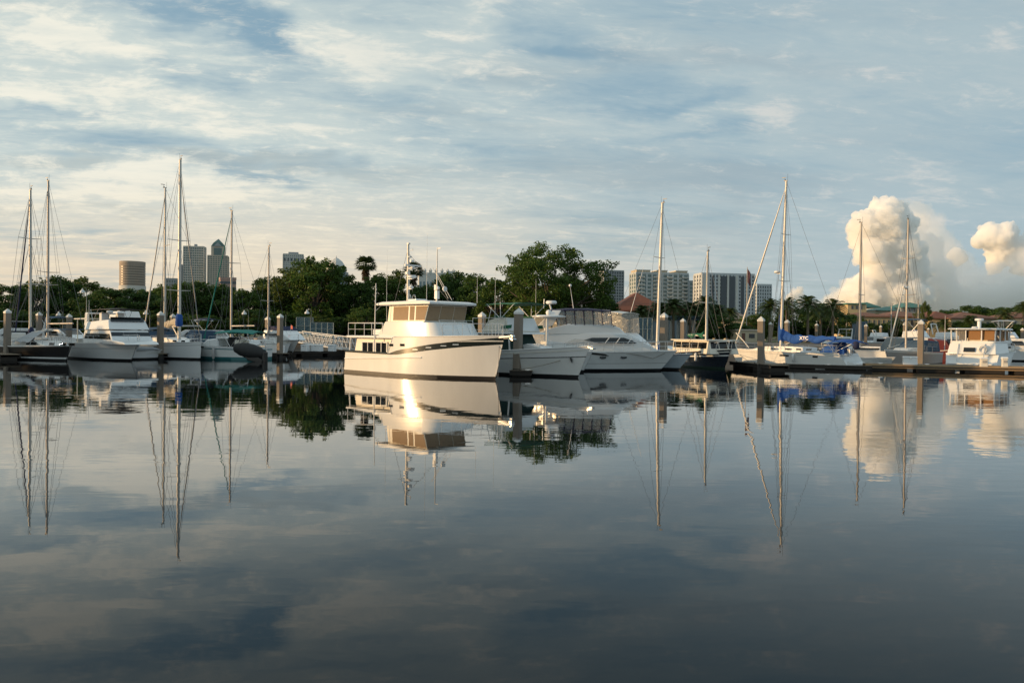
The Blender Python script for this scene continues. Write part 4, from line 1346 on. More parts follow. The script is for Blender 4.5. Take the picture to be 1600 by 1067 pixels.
def flybridge_cruiser():
    root, L = boat('flybridge_cruiser', 'x', 'motor yacht', (204, 564), (128, 558), .12)
    root['label'] = 'white flybridge cruiser with a dark windscreen band and a flat sunshade over its stern'
    X = lambda px, y=-1.3: local_x(root, px, y)
    Yc = root.location.y
    H = Hull(root, L, 3.7, 1.42, 1.22, gel, rake=.12, sw=.93, flare=.48, bowp=2.3, drop=.08, bands=[(0, .62, 'hull', gel), (.62, .65, 'hull_stripe', hull_grey), (.65, 1, 'topside', gel)])
    xs, xe = X(133), X(180, -1.2)
    w = cabin(root, 'deckhouse', gel, [(xs, 1.2), (xs + .1, 2.28), (xe - .55, 2.28), (xe + .15, 1.55), (xe + 1.6, 1.42), (xe + 1.9, 1.25)], 1.55, 1.38, .06, .2, xe)
    side_panel(root, 'side_window', glass, [(xs + .4, 1.62), (xe - .1, 1.62), (xe - .5, 2.02), (xs + .5, 2.02)], w, .014)
    for y0, y1 in ((-.97, -.35), (-.335, .335), (.35, .97)):
        front_panel(root, 'windscreen', glass, (xe + .15, 1.55), (xe - .55, 2.28), w, .42, .80, y0, y1, .016)
    w2 = cabin(root, 'flybridge', gel, [(xs + .3, 2.28), (xs + .2, 2.9), (xe - 1.0, 3.08), (xe - .45, 2.34)], 1.5, 1.32, .06)
    front_panel(root, 'bridge_screen', glass, (xe - .80, 2.95), (xe - 1.1, 3.25), w2, .0, 1, -.9, .9, .02)
    MB().prism([(xs - .1, 2.6), (xs + .1, 3.55), (xs + .6, 3.62), (xs + .5, 2.8)], 1.36, 1.22).build('radar_arch', gel, root, bevel=.04)
    MB().prism([(xs - .1, 2.6), (xs + .1, 3.55), (xs + .6, 3.62), (xs + .5, 2.8)], -1.22, -1.36).build('radar_arch', gel, root, bevel=.04)
    MB().box((xs + .35, 0, 3.58), (.55, 2.7, .12)).build('arch_top', gel, root, bevel=.04)
    for y in (-.6, .6):
        MB().box((xs + 1.9, y, 3.25), (.5, .55, .75)).build('helm_seat', gel, root, bevel=.08)
    canopy(root, 'bimini', c_black, xs + .9, xe - .9, 1.25, zat(165, 484, Yc), .08, .06)
    poles(root, 'bimini_frame', [[(xs + 1.6, sd * 1.3, 2.95), (xs + q, sd * 1.25, zat(165, 484, Yc))] for sd in (1, -1) for q in (1.0, 2.6)], .018)
    radar(root, (xs + .35, .4, 3.64), .24, .18)
    zc = zat(130, 498, Yc)
    MB().prism([(X(117), zc - .05), (X(117), zc + .04), (xs + .4, zc + .06), (xs + .4, zc - .03)], 1.4).build('stern_sunshade', gel_cream, root, bevel=.03)
    poles(root, 'shade_post', [[(X(121), sd * 1.3, 1.2), (X(121), sd * 1.3, zc)] for sd in (1, -1)], .04, gel_cream)
    side_panel(root, 'stern_port', glass, [(X(118.5, -1.7), 1.0), (X(121, -1.7), 1.0), (X(121, -1.7), 1.12), (X(118.5, -1.7), 1.12)], lambda x, z: 1.72, .02)
    whip(root, (xs, -1.2, 2.9), 2.0); whip(root, (xs + .8, -1.3, 2.9), 1.7, r=.03)
    H.bow_rail(root, -.2, .55, 8)
    return root

flybridge_cruiser()


def canvas_bridge_boat():
    root, L = boat_at('sportfisher', 'white boat with tall square bridge enclosure standing behind the flybridge cruiser', 'motor yacht', (232, 552), SLIP, 10.5, .1)
    root.location = at(197, 545, 73); root.location.z = 0
    Y = 71
    H = Hull(root, L, 3.6, 1.5, 1.2, gel, rake=.1)
    w = cabin(root, 'deckhouse', gel_cream, [(-3, 1.2), (-2.9, zat(199, 517, Y)), (1.2, zat(199, 517, Y)), (2.5, 1.4)], 1.5, 1.35)
    side_panel(root, 'side_window', glass, [(-2.2, 1.7), (.6, 1.7), (.3, 2.1), (-2.2, 2.1)], w, .014)
    z0 = zat(199, 507, Y); z1 = zat(199, 486, Y)
    cabin(root, 'bridge_enclosure', gel, [(-1.5, zat(199, 517, Y)), (-1.3, z1), (.5, z1), (1.4, zat(199, 517, Y))], 1.15, .95, .05)
    MB().box((-.6, 0, z1 + .1), (.7, .9, .18)).build('roof_locker', white_plastic, root, bevel=.04)
    rail(root, 'bow_rail', [H.edge(x, -1) for x in (0, 1.2, 2.4, 3.6, 4.6)] , .6, .016)
    a = MB(); a.tube([(local_x(root, 213, 0), -.9, 1.3), (local_x(root, 220, 0), -.9, 3.0)], .05, 6); a.ball((local_x(root, 217, 0), -.9, 2.9), .22, 8)
    a.build('crane', gel_cream, root)
    return root

canvas_bridge_boat()


def white_sloop():
    root, L = boat('white_sloop', 'white sailing boat with beige sail cover and blue cap at its tall mast', 'sailing boat', (313, 562), (216, 556), .02, 11.8)
    X = lambda px, y=-1.3: local_x(root, px, y)
    H = Hull(root, L, 3.7, 1.42, 1.15, gel, rake=.02, sw=.82, flare=.12, bowp=1.9, drop=.06, bands=[(0, .78, 'hull', gel), (.78, .81, 'hull_stripe', hull_grey), (.81, 1, 'topside', gel)])
    w = cabin(root, 'coachroof', gel, [(-2.5, 1.15), (-2.3, 1.72), (1.6, 1.72), (3.6, 1.3)], 1.25, 1.0, .08, .5, 1.2)
    for px in (262, 271, 280):
        x = X(px)
        side_panel(root, 'cabin_port', glass, [(x - .2, 1.38), (x + .2, 1.38), (x + .2, 1.52), (x - .2, 1.52)], w, .012)
    for px in (241, 282):
        t = (X(px, -1.75) + L / 2) / L
        p, q = H.pt(t, .72, -1), H.pt(t + .03, .72, -1)
        ob = MB().box((0, 0, 0), (.75, .03, .13)).build('hull_port', glass, root, bevel=.01)
        ob.location = p; ob.rotation_euler = (0, 0, math.atan2(q.y - p.y, q.x - p.x))
    mx = X(280, 0)
    Ym = root.location.y + mx * math.sin(root.rotation_euler[2])
    zb = zat(270, 510, Ym)
    xe = X(252, 0)
    ab = rig(root, H, mx, zat(278, 250, Ym), 1.6, .13, alu, boom=(mx - xe, zb, -1), spread=((.55, .95), (.27, 1.0)), jib=wire, jib_r=.05, jt=.93, fore=L / 2 - .3)
    drape(root, 'sail_cover', c_beige, (mx - .15, 0, zb + .05), (xe, 0, zb + .05), .95, .40, .26, 12, .35, 2)
    MB().lathe([(.15, 0), (.30, .12), (.27, .9), (.1, 1.15)], 10, (mx - .05, 0, zb - .02)).build('mast_boot', c_blue, root, smooth=60)
    poles(root, 'boom_vang', [[(mx - .1, 0, 1.7), (mx - 1.2, 0, zb)]], .045, alu)
    canopy(root, 'dodger', c_slate, X(236, 0), X(252, 0), 1.2, zat(245, 514, Ym), .15, .15)
    MB().prism([(X(238, 0), 1.3), (X(238, 0), zat(245, 517, Ym)), (X(252, 0), zat(245, 517, Ym)), (X(256, 0), 1.3)], 1.1).build('cockpit_cover', c_slate, root, bevel=.06)
    rail(root, 'life_lines', [H.edge(lerp(-L / 2 + .5, L / 2 - .9, i / 9), -1, .05) for i in range(10)], .6, .013, True)
    rail(root, 'life_lines', [H.edge(lerp(-L / 2 + .5, L / 2 - .9, i / 9), 1, .05) for i in range(10)], .6, .013, True)
    rail(root, 'bow_pulpit', [H.edge(x, s_, .06) for s_, xs in ((1, (L / 2 - 1.0, L / 2 - .15)), (-1, (L / 2 - .15, L / 2 - 1.0))) for x in xs], .62, .02, True)
    return root

white_sloop()


def back_sloop(px_mast, py_top, Y, label, heading, boom=None, jib=None, jpx=None, mat=None, hull=None, Lh=9.5, cover=None, spread=((.5, .9),), r=.09, lean=0.0, canvas=None, fore_at=None):
    """A sailing boat in the second row, most of its hull hidden."""
    p = at(px_mast, 540, Y)
    root = thing('sailing_boat', (p.x, p.y, 0), math.radians(heading), label, 'sailing boat', 'sailing boats berthed in the second row')
    c, s_ = math.cos(root.rotation_euler[2]), math.sin(root.rotation_euler[2])
    mx = .8
    root.location = (p.x - c * mx, p.y - s_ * mx, 0)
    H = Hull(root, Lh, 3.1, 1.2, 1.05, hull or gel, rake=.08, sw=.75, flare=.15)
    w = cabin(root, 'coachroof', gel, [(-2, 1.05), (-1.9, 1.5), (1.6, 1.5), (2.8, 1.15)], 1.05, .9, .05, .4, 1.2)
    side_panel(root, 'cabin_port', glass, [(-1.2, 1.2), (1.0, 1.2), (1.0, 1.36), (-1.2, 1.36)], w, .012)
    fore = None
    if jpx:
        fore = max(1.0, min(Lh / 2 - .2, abs(local_x(root, jpx, 0))))
    fore = fore_at or fore
    ab = rig(root, H, mx, zat(px_mast, py_top, Y), 1.4, r, mat or alu, rake=lean, boom=(boom[0], boom[1], -1) if boom else None, spread=spread, jib=jib, jib_r=.06, fore=fore)
    if cover and ab:
        drape(root, 'sail_cover', cover, ab[0], ab[1], .4, .25, .16, 10, .3)
    if canvas:
        MB().prism([(-3.6, 1.1), (-3.5, 2.3), (-1.8, 2.35), (-1.3, 1.5), (-1.3, 1.1)], 1.1).build('cockpit_cover', canvas, root, bevel=.08)
    rail(root, 'life_lines', [H.edge(lerp(-Lh / 2 + .5, Lh / 2 - .6, i / 7), -1, .05) for i in range(8)], .6, .013, True)
    return root

back_sloop(257, 294, 73, 'sailing boat with blue cockpit canvas whose mast stands close beside the tallest golden mast', -140, boom=(3.2, 2.7), jib=alu_dark, spread=((.62, 1.0),), canvas=c_slate, Lh=11, lean=0.0, fore_at=2.7)
back_sloop(361, 330, 72, 'sailing boat with furled teal jib and bare boom behind the teal canopy boat', 150, boom=(3.0, 2.75), jib=c_teal, spread=((.60, .9),), mat=alu_dark, Lh=9.5)
back_sloop(419, 385, 76, 'small sailing boat with a lone bare mast rising behind a white capped piling', -30, jib=None, spread=((.42, .8),), mat=alu_dark, Lh=7.5, r=.08)
back_sloop(1027, 318, 64, 'sailing boat with a leaning cream mast between the flybridge yacht and the motorsailer', SLIP, spread=((.62, .8),), Lh=9.5, r=.13, lean=.32)
back_sloop(1343, 348, 74, 'sailing boat with a thin dark mast rising behind the stern of the blue covered sloop', 140, spread=((.42, .9),), mat=alu_dark, r=.10, Lh=9, canvas=c_slate)


def teal_boat():
    root, L = boat('open_motorboat', 'white motorboat with teal canopy and teal waterline stripe', 'motor boat', (300, 560), (413, 562), .1)
    X = lambda px, y=1.2: local_x(root, px, y)
    Yc = root.location.y
    H = Hull(root, L, 3.0, 1.15, .98, gel_old, rake=.1, sw=.92, flare=.4, drop=.15, boot=.22, boot_mat=stripe_teal, bands=[(0, .74, 'hull', gel_old), (.74, .84, 'hull_stripe', stripe_teal), (.84, 1, 'topside', gel)])
    zt = zat(376, 519, Yc)
    canopy(root, 'canopy', c_teal, X(407, 0), X(347, 0), 1.25, zt, .22, .14, .04)
    sg = []
    for sd in (1, -1):
        for a, b in ((352, 352), (372, 360), (372, 388), (403, 398)):
            sg.append([(X(a, 0), sd * 1.2, 1.0), (X(b, 0), sd * 1.22, zt - .05)])
    poles(root, 'canopy_frame', sg, .02)
    MB().prism([(X(323, 0), 1.05), (X(333, 0), 1.60), (X(350, 0), 1.72), (X(352, 0), 1.0)], lambda x, z: 1.0).build('cuddy', gel, root, smooth=40, bevel=.1)
    MB().prism([(X(352, 0), 1.55), (X(350, 0), 1.95), (X(347, 0), 1.95), (X(346, 0), 1.6)], .95).build('windscreen', vinyl, root)
    MB().box((X(365, 0), 0, 1.35), (.6, .8, .9)).build('console', c_black, root, bevel=.08)
    for y in (-.5, .5):
        MB().box((X(378, 0), y, 1.3), (.5, .5, .6)).build('seat', gel_cream, root, bevel=.06)
    rail(root, 'bow_rail', [H.edge(x, s_, .08) for s_, xs in ((1, (.5, 1.8, 3.2, L / 2 - .2)), (-1, (L / 2 - .2, 3.2, 1.8, .5))) for x in xs], .5, .016)
    MB().lathe([(.05, -.7), (.11, -.6), (.11, .1), (.05, .2)], 8, (X(338), 1.62, .75)).build('fender', hull_grey, root, smooth=60)
    return root

teal_boat()


def dinghy_cover():
    p = at(392, 548, 61)
    root = thing('covered_dinghy', (p.x, p.y, 0), math.radians(-14), 'dinghy under a black cover hung tilted at the stern of the teal canopy boat', 'dinghy')
    g = []
    for i in range(13):
        f = i / 12
        x = lerp(-1.35, 1.25, f)
        r_ = .66 * math.sin(math.pi * min(1, .12 + f * .80)) ** .6
        g.append([(x, r_ * .8 * math.cos(t), 1.0 - f * .42 + r_ * .9 * math.sin(t) + .03 * math.sin(i * 2.7)) for t in [2 * math.pi * k / 12 for k in range(13)]])
    mb = MB().sheet(g)
    mb.f.append(tuple(range(12))); mb.f.append(tuple(12 * 13 + k for k in reversed(range(12))))
    mb.build('cover', c_black, root, smooth=70)
    MB().prism([(-.6, 0.55), (-.1, .1), (1.1, -.15), (1.2, .15), (.2, .6)], .30).build('keel', hull_black, root, bevel=.05)
    MB().box((1.2, 0, .35), (.25, .5, .8)).build('outboard', hull_black, root, bevel=.06)
    poles(root, 'davit', [[(-1.3, .3, 1.2), (-1.0, .2, 1.9), (-.2, 0, 1.6)], [(1.2, .3, .6), (1.1, .2, 1.5), (.4, 0, 1.2)]], .03)
    return root

dinghy_cover()


def low_cruiser():
    root, L = boat('express_cruiser', 'white express cruiser with sloping foredeck between two pilings near the boarding ramp', 'motor boat', (455, 556), (396, 553), .16)
    X = lambda px, y=-1.2: local_x(root, px, y)
    H = Hull(root, L, 3.2, 1.55, 1.2, gel_old, rake=.16, sw=.92, flare=.5, drop=.08)
    xs, xe = X(411), X(452, -.8)
    w = cabin(root, 'deckhouse', gel, [(xs, 1.2), (xs + .1, 2.42), (xe - 1.6, 2.42), (xe - .5, 1.95), (xe + .3, 1.5)], 1.35, 1.2, .08, .35, xs + 1.0)
    MB().prism([(xs + .6, 2.38), (xs + .5, 2.78), (xe - 2.2, 2.80), (xe - 1.5, 2.4)], 1.1).build('bridge_cover', c_navy, root, bevel=.08)
    side_panel(root, 'side_window', glass, [(xs + .4, 1.8), (xe - 1.2, 1.8), (xe - 1.6, 2.1), (xs + .4, 2.1)], w, .014)
    side_panel(root, 'wood_trim', teak, [(X(398), 1.5), (X(412), 1.5), (X(412), 1.62), (X(398), 1.62)], lambda x, z: 1.3, .02)
    H.bow_rail(root, -.5, .5, 6)
    whip(root, (xs + .4, 1, 2.4), 1.6)
    st = whip(root, (X(454, 0), 0, 2.0), 1.0, 'flag_staff', .015)
    MB().prism([(X(454, 0), 2.6), (X(454, 0) + .1, 2.95), (X(457, 0), 2.8), (X(457, 0), 2.5)], .01).build('pennant', red_plastic, st)
    return root

low_cruiser()


def tender(px, py, Y, deg, label, cover=None, Lt=3.6, eng=True, name='tender'):
    p = at(px, py, Y)
    root = thing(name, (p.x, p.y, 0), math.radians(deg), label, 'small boat', 'small boats at the back of the marina')
    H = Hull(root, Lt, 1.6, .75, .6, gel_old if not cover else gel, rake=.14, sw=.9, flare=.35, drop=.22, nst=14)
    if cover:
        MB().prism([(-Lt / 2 + .1, .6), (-Lt / 4, .95), (Lt / 4, .95), (Lt / 2 - .3, .74)], lambda x, z: .7).build('cover', cover, root, smooth=60, bevel=.08)
    else:
        MB().box((0, 0, .55), (.25, 1.3, .06)).build('thwart', gel, root)
        MB().box((-.9, 0, .55), (.25, 1.3, .06)).build('thwart', gel, root)
    if eng:
        MB().lathe([(.05, -.5), (.1, .1), (.2, .25), (.2, .6), (.08, .72)], 10, (-Lt / 2 - .12, 0, .5)).build('outboard', hull_black, root, smooth=50)
    return root

tender(222, 553, 63, 40, 'white covered dinghy moored at the dock in front of the blue canvas sailing boat', c_grey, 3.2, False)
tender(1366, 556, 66, -60, 'white tender with black outboard just behind the blue covered sloop', None, 3.8)
tender(1376, 548, 80, -120, 'white tender with grey cover between the sloops', c_grey, 4.2)


def back_motorboat(px, Y, deg, label, Lb=8.5, top=None, cover=None, fly=False, arch=False, hullm=None):
    p = at(px, 540, Y)
    root = thing('cabin_cruiser', (p.x, p.y, 0), math.radians(deg), label, 'motor boat', 'cabin cruisers at the back of the marina')
    H = Hull(root, Lb, 2.9, 1.4, 1.1, hullm or gel, rake=.1, sw=.92, flare=.4, nst=18)
    w = cabin(root, 'deckhouse', gel, [(-2.6, 1.1), (-2.5, 2.35), (.7, 2.35), (1.9, 1.7), (2.9, 1.35)], 1.25, 1.1, .05, .3, 1.0)
    side_panel(root, 'side_window', glass, [(-2.1, 1.65), (.9, 1.65), (.5, 2.1), (-2.1, 2.1)], w, .014)
    front_panel(root, 'windscreen', glass, (1.9, 1.7), (.7, 2.35), w, .1, .9, -.85, .85, .015)
    z = 2.35
    if fly:
        cabin(root, 'flybridge', gel, [(-2.2, 2.35), (-2.1, 3.0), (-.4, 3.05), (0, 2.4)], 1.1, 1.0, .05)
        z = 3.05
    if cover:
        canopy(root, 'bimini', cover, -2.3, -.2, 1.1, z + 1.15, .12, .1)
        poles(root, 'bimini_frame', [[(-1.3, sd * 1.05, z - .1), (x, sd * 1.08, z + 1.1)] for sd in (1, -1) for x in (-2.2, -.3)], .02)
    if arch:
        poles(root, 'radar_arch', [[(-2.4, 1.1, z - .3), (-2.7, 1.0, z + 1.0), (-2.7, -1.0, z + 1.0), (-2.4, -1.1, z - .3)]], .07, white_plastic)
    rail(root, 'bow_rail', [H.edge(x, s_, .06) for s_, xs in ((1, (0, 1.5, 3, Lb / 2 - .2)), (-1, (Lb / 2 - .2, 3, 1.5, 0))) for x in xs], .55, .018)
    return root

back_motorboat(1396, 118, -35, 'white cabin cruiser with bare radar arch in the far basin', fly=False, arch=True)
back_motorboat(1368, 128, -140, 'white flybridge cruiser in the far basin near the tall blue shed', fly=True)
back_motorboat(1449, 82, -40, 'large cruiser with slate canvas top behind the grey hulled sailing boat', 10.5, cover=c_slate, fly=True, hullm=gel_old)
back_motorboat(1428, 135, -130, 'white cruiser with blue bimini farthest back in the basin', cover=c_blue)
back_motorboat(100, 82, -30, 'white cruiser behind the blue hulled sailing boat', cover=c_slate, hullm=gel_old)
back_motorboat(20, 74, -150, 'white cruiser half hidden behind the first tall piling', hullm=gel_old, arch=True)
back_motorboat(330, 84, -40, 'white cruiser with navy bimini behind the furled teal jib', cover=c_navy)
back_motorboat(1495, 98, -45, 'cruiser with pale radar arch behind the aft cabin yacht', arch=True, fly=True)
back_motorboat(1590, 84, -40, 'white flybridge cruiser with grey cover at the edge of the basin', fly=True, cover=c_grey)
back_motorboat(1300, 104, -150, 'white cruiser under the palms behind the blue bimini', arch=True)
back_motorboat(300, 93, 200, 'cruiser with grey canvas behind the tallest mast', cover=c_grey, hullm=gel_old)
for k, (px, pt, Y, lb) in enumerate(((1392, 478, 120, 'far sailing boat with a short mast between the green roofed block and the pilings'),
                                      (1322, 505, 125, 'far sailing boat with the shortest mast by the blue shed'),
                                      (1434, 470, 140, 'far sailing boat with a mast against the green roofs'))):
    back_sloop(px, pt, Y, lb, -40 - 50 * k, mat=alu_dark, Lh=7.5, r=.08)

# ------------------------------------------------------------------ docks, pilings, what stands on them
wood = pbr('weathered_dock_boards', (0.21, 0.165, 0.115), 0.8, var=0.3, scale=5, bump=0.5, bscale=14, stretch=(1, 5, 1), isl=.25)
wood_dark = pbr('wet_dock_timber', (0.035, 0.028, 0.022), 0.75, var=0.35, scale=4, bump=0.5, bscale=10)
wood_edge = pbr('dock_edge_timber', (0.33, 0.225, 0.125), 0.75, var=0.35, scale=3, bump=0.5, bscale=10, stretch=(1, 1, 4))
conc = pbr('piling_concrete', (0.215, 0.18, 0.145), 0.85, var=0.28, scale=2.5, bump=0.5, bscale=14, bdist=.01)
conc_wet = pbr('wet_piling_foot', (0.03, 0.027, 0.024), 0.7, var=0.3, scale=5)
capm = pbr('white_piling_cap', (0.62, 0.62, 0.60), 0.45, var=0.08, scale=4)
conc_wall = pbr('seawall_concrete', (0.20, 0.19, 0.175), 0.9, var=0.2, scale=.4, bump=0.4, bscale=6)


def dock(p0, p1, wid, label, z=.45, edge=None, name='dock', far=True):
    """A floating dock; p0-p1 is its edge nearest the viewer on the water."""
    d = (p1 - p0); L = d.length; d.normalize()
    n = Vector((-d.y, d.x, 0))
    if (n.y < 0) == far:
        n = -n
    c = (p0 + p1) / 2 + n * wid / 2
    root = thing(name, (c.x, c.y, 0), math.atan2(d.y, d.x), label, 'dock')
    m = MB()
    k = max(4, int(L / .16))
    for i in range(k):
        x = -L / 2 + L * (i + .5) / k
        m.box((x, 0, z - .02 + (.004 if i % 3 else 0)), (L / k - .012, wid - .06, .05))
    m.build('decking', wood, root)
    for sd in (1, -1):
        h_ = .30 if edge else .26
        MB().box((0, sd * (wid / 2 - .01), z + .01 - h_ / 2), (L, .07, h_)).build('fascia', edge or wood_dark, root, bevel=.01)
        MB().box((0, sd * (wid / 2 + .05), z - (.16 if edge else .02)), (L, .05, .07)).build('bumper_strip', wood_dark, root)
    f = MB()
    k = max(1, int(L / 2.6))
    for i in range(k):
        f.box((-L / 2 + L * (i + .5) / k, 0, .02), (L / k * .8, wid - .25, .46))
    f.build('float', wood_dark, root)
    c_ = MB()
    for i in range(max(1, int(L / 3))):
        x = -L / 2 + 1 + i * 3
        c_.box((x, -wid / 2 + .15, z + .06), (.3, .05, .05)); c_.box((x, -wid / 2 + .15, z + .03), (.1, .06, .06))
    c_.build('cleat', steel, root)
    return root


SV = Vector((math.cos(math.radians(SLIP)), math.sin(math.radians(SLIP)), 0))


def finger(px, py, L, wid, label):
    e = onwater(px, py)
    return dock(e - SV * L, e, wid, label, far=False)

finger(262, 561, 10, 1.2, 'dark finger dock whose piling stands in front of the white sailing boat')
finger(452, 560, 9, 1.2, 'finger dock running past the express cruiser to its white capped piling')
dock(onwater(796, 588), onwater(831, 588.6), 1.1, 'small float around the piling between the trawler bow and the green bimini cruiser', .32)
finger(1060, 577, 11, 1.1, 'finger dock beside the pale blue runabout')
finger(32, 563, 9, 1.3, 'dark dock end under the stern of the tarpaulin covered boat')
dock(onwater(1140, 574), onwater(1204, 581), 1.3, 'low dark dock end in front of the bow of the blue covered sloop')
dock(onwater(1204, 574.5), onwater(1362, 579), .5, 'narrow dark walkway along the side of the blue covered sloop', .30)
dock(onwater(1352, 578), onwater(1660, 585), 2.0, 'long sunlit timber dock in front of the aft cabin yacht', .45, wood_edge)
dock(onwater(425, 556.5), onwater(548, 555), 2.6, 'floating dock with white boxes at the foot of the boarding ramp', .45)
dock(onwater(60, 551), onwater(432, 550.5), 2.0, 'long back dock behind the row of boats under the trees', .5)
dock(onwater(548, 551), onwater(1130, 553), 2.0, 'long back dock behind the big trawler and the flybridge yacht', .5)


def piling_proto():
    root = thing('piling', (0, 0, 0), math.radians(SLIP + 12), 'piling', 'piling', 'white capped dock pilings')
    w, ch = .205, .04
    ring = [(w, -w + ch), (w, w - ch), (w - ch, w), (-w + ch, w), (-w, w - ch), (-w, -w + ch), (-w + ch, -w), (w - ch, -w)]
    def pr(z0, z1, k, kt=None):
        m = MB()
        kt = kt or k
        m.add([(x * k, y * k, z0) for x, y in ring] + [(x * kt, y * kt, z1) for x, y in ring], [tuple(reversed(range(8))), tuple(range(8, 16))] + [(i, (i + 1) % 8, 8 + (i + 1) % 8, 8 + i) for i in range(8)])
        return m
    pr(0, 1, 1).build('post', conc, root)
    pr(-1.0, .40, 1.012).build('wet_foot', conc_wet, root)
    m = pr(0, .12, 1.10)
    m.v += [(x * 1.10, y * 1.10, .121) for x, y in ring] + [(0, 0, .36)]
    m.f += [(16 + i, 16 + (i + 1) % 8, 24) for i in range(8)]
    m.build('cap', capm, root)
    return root

PP = None
for px, pb, ptp, lb in ((11, 561, 482, 'tallest white capped piling at the dark dock end before the tarpaulin covered boat'),
                        (60, 553, 487, 'white capped piling behind the tarpaulin, between the two leftmost masts'),
                        (108, 552, 490, 'white capped piling beside the stern sunshade of the flybridge cruiser'),
                        (250, 561, 486, 'white capped piling in front of the white sailing boat with blue cockpit canvas'),
                        (269, 553, 490, 'white capped piling behind the beige sail cover'),
                        (418, 554, 494, 'white capped piling at the foot of the lone bare mast'),
                        (437, 560, 490, 'white capped piling in front of the express cruiser'),
                        (752, 574, 487, 'white capped piling just behind the bow of the big trawler'),
                        (808, 587, 481, 'white capped piling between the trawler bow and the green bimini cruiser'),
                        (1037, 577, 488, 'white capped piling beside the leaning cream mast'),
                        (1067, 562, 497, 'sunlit white capped piling behind the motorsailer wheelhouse'),
                        (1189, 579, 494, 'sunlit white capped piling in front of the hull of the blue covered sloop'),
                        (1229, 562, 499, 'white capped piling right behind the boom of the blue covered sloop'),
                        (1275, 551, 505, 'white capped piling farther back above the blue sail cover'),
                        (1376, 546, 508, 'white capped piling far back between the two thin masts'),
                        (1414, 560, 503, 'white capped piling just behind the mast of the grey hulled sailing boat'),
                        (1438, 577, 499, 'sunlit white capped piling at the cockpit of the grey hulled sailing boat'),
                        (1203, 553, 503, 'white capped piling far back under the palms'),
                        (1450, 546, 512, 'small white capped piling farthest back in the basin'),
                        (1597, 556, 512, 'white capped piling behind the aft cabin yacht'),
                        (1352, 552, 506, 'white capped piling behind the blue bimini')):
    b = onwater(px, pb)
    hgt = zat(px, ptp, b.y) - .36
    if PP is None:
        PP = piling_proto(); r_ = PP
    else:
        r_ = copy_tree(PP)
    r_.location = (b.x, b.y, 0)
    r_.rotation_euler = (math.radians((px * 7 % 11 - 5) * .16), math.radians((px * 13 % 11 - 5) * .16), math.radians(SLIP + 4 + px * 5 % 16))
    r_['label'] = lb
    for q in kids(r_):
        if q.name.startswith('post'):
            q.scale = (1, 1, hgt)
        if q.name.startswith('cap'):
            q.location = (0, 0, hgt)


def dock_box(px, py, z, size, label, rz=None):
    p = onwater(px, py, z)
    root = thing('dock_box', (p.x, p.y, z), math.radians(SLIP) if rz is None else rz, label, 'dock box', 'white dock boxes')
    MB().box((0, 0, size[2] * .42), (size[0], size[1], size[2] * .84), taper=.95).build('box_body', gel, root, bevel=.04)
    MB().box((0, 0, size[2] * .91), (size[0] * 1.04, size[1] * 1.08, size[2] * .16), taper=.9).build('lid', gel, root, bevel=.03)
    MB().box((0, -size[1] * .51, size[2] * .8), (.12, .04, .08)).build('latch', steel, root)
    return root

DR = math.atan2(onwater(1660, 585).y - onwater(1352, 578).y, onwater(1660, 585).x - onwater(1352, 578).x)
dock_box(1421.5, 570, .46, (.92, .6, .60), 'white dock box on the timber dock before the grey hulled sailing boat', DR)
dock_box(477, 549, .46, (.65, .6, .66), 'small square white dock box nearest the express cruiser on the floating dock', DR)
dock_box(495, 549, .46, (1.1, .6, .66), 'widest white dock box on the floating dock beneath the boarding ramp', DR)
dock_box(519, 549, .46, (.6, .6, .66), 'white dock box nearest the trawler on the floating dock', DR)


def pedestal(px, py, z, h, label, r=.2):
    p = onwater(px, py, z)
    root = thing('power_pedestal', (p.x, p.y, z), DR, label, 'pedestal', 'white posts on the timber dock')
    MB().box((0, 0, h * .42), (r * 1.7, r * 1.5, h * .84), taper=.95).build('post', gel_cream, root, bevel=.03)
    MB().box((0, 0, h * .92), (r * 2.0, r * 1.8, h * .16), taper=.75).build('cap', gel, root, bevel=.03)
    MB().box((0, -r * .78, h * .55), (r * .9, .03, h * .25)).build('socket_panel', hull_grey, root)
    return root

pedestal(1537, 573, .46, .62, 'shorter and wider white post on the timber dock under the life ring', .26)
pedestal(1569.5, 573.5, .46, .68, 'white post on the timber dock farther from the life ring', .22)


def ramp():
    a, b = at(463, 533, 92), at(545, 546, 78)
    d = b - a
    L = d.length
    root = thing('boarding_ramp', a, math.atan2(d.y, d.x), 'white metal boarding ramp with lattice sides sloping to the floating dock', 'ramp')
    L2 = math.hypot(d.x, d.y); dz = d.z
    P = lambda f, y, h: (L2 * f, y, dz * f + h)
    for y in (-.7, .7):
        m = MB()
        m.tube([P(0, y, 1.15), P(1, y, 1.15)], .05, 6); m.tube([P(0, y, .0), P(1, y, .0)], .055, 6); m.tube([P(0, y, .6), P(1, y, .6)], .02, 5)
        n = 14
        for i in range(n + 1):
            m.tube([P(i / n, y, 0), P(i / n, y, 1.15)], .03, 5)
            if i < n:
                m.tube([P(i / n, y, 1.15), P((i + 1) / n, y, 0)], .024, 5)
        m.build('lattice_side', white_plastic, root, smooth=60)
    m = MB(); m.sheet([[P(0, -.68, .05), P(0, .68, .05)], [P(1, -.68, .05), P(1, .68, .05)]], .06)
    m.build('walkway', alu_dark, root)
    return root

ramp()
mesh_screen = clear_mat('blue_mesh_screen', (.07, .13, .16), .72)


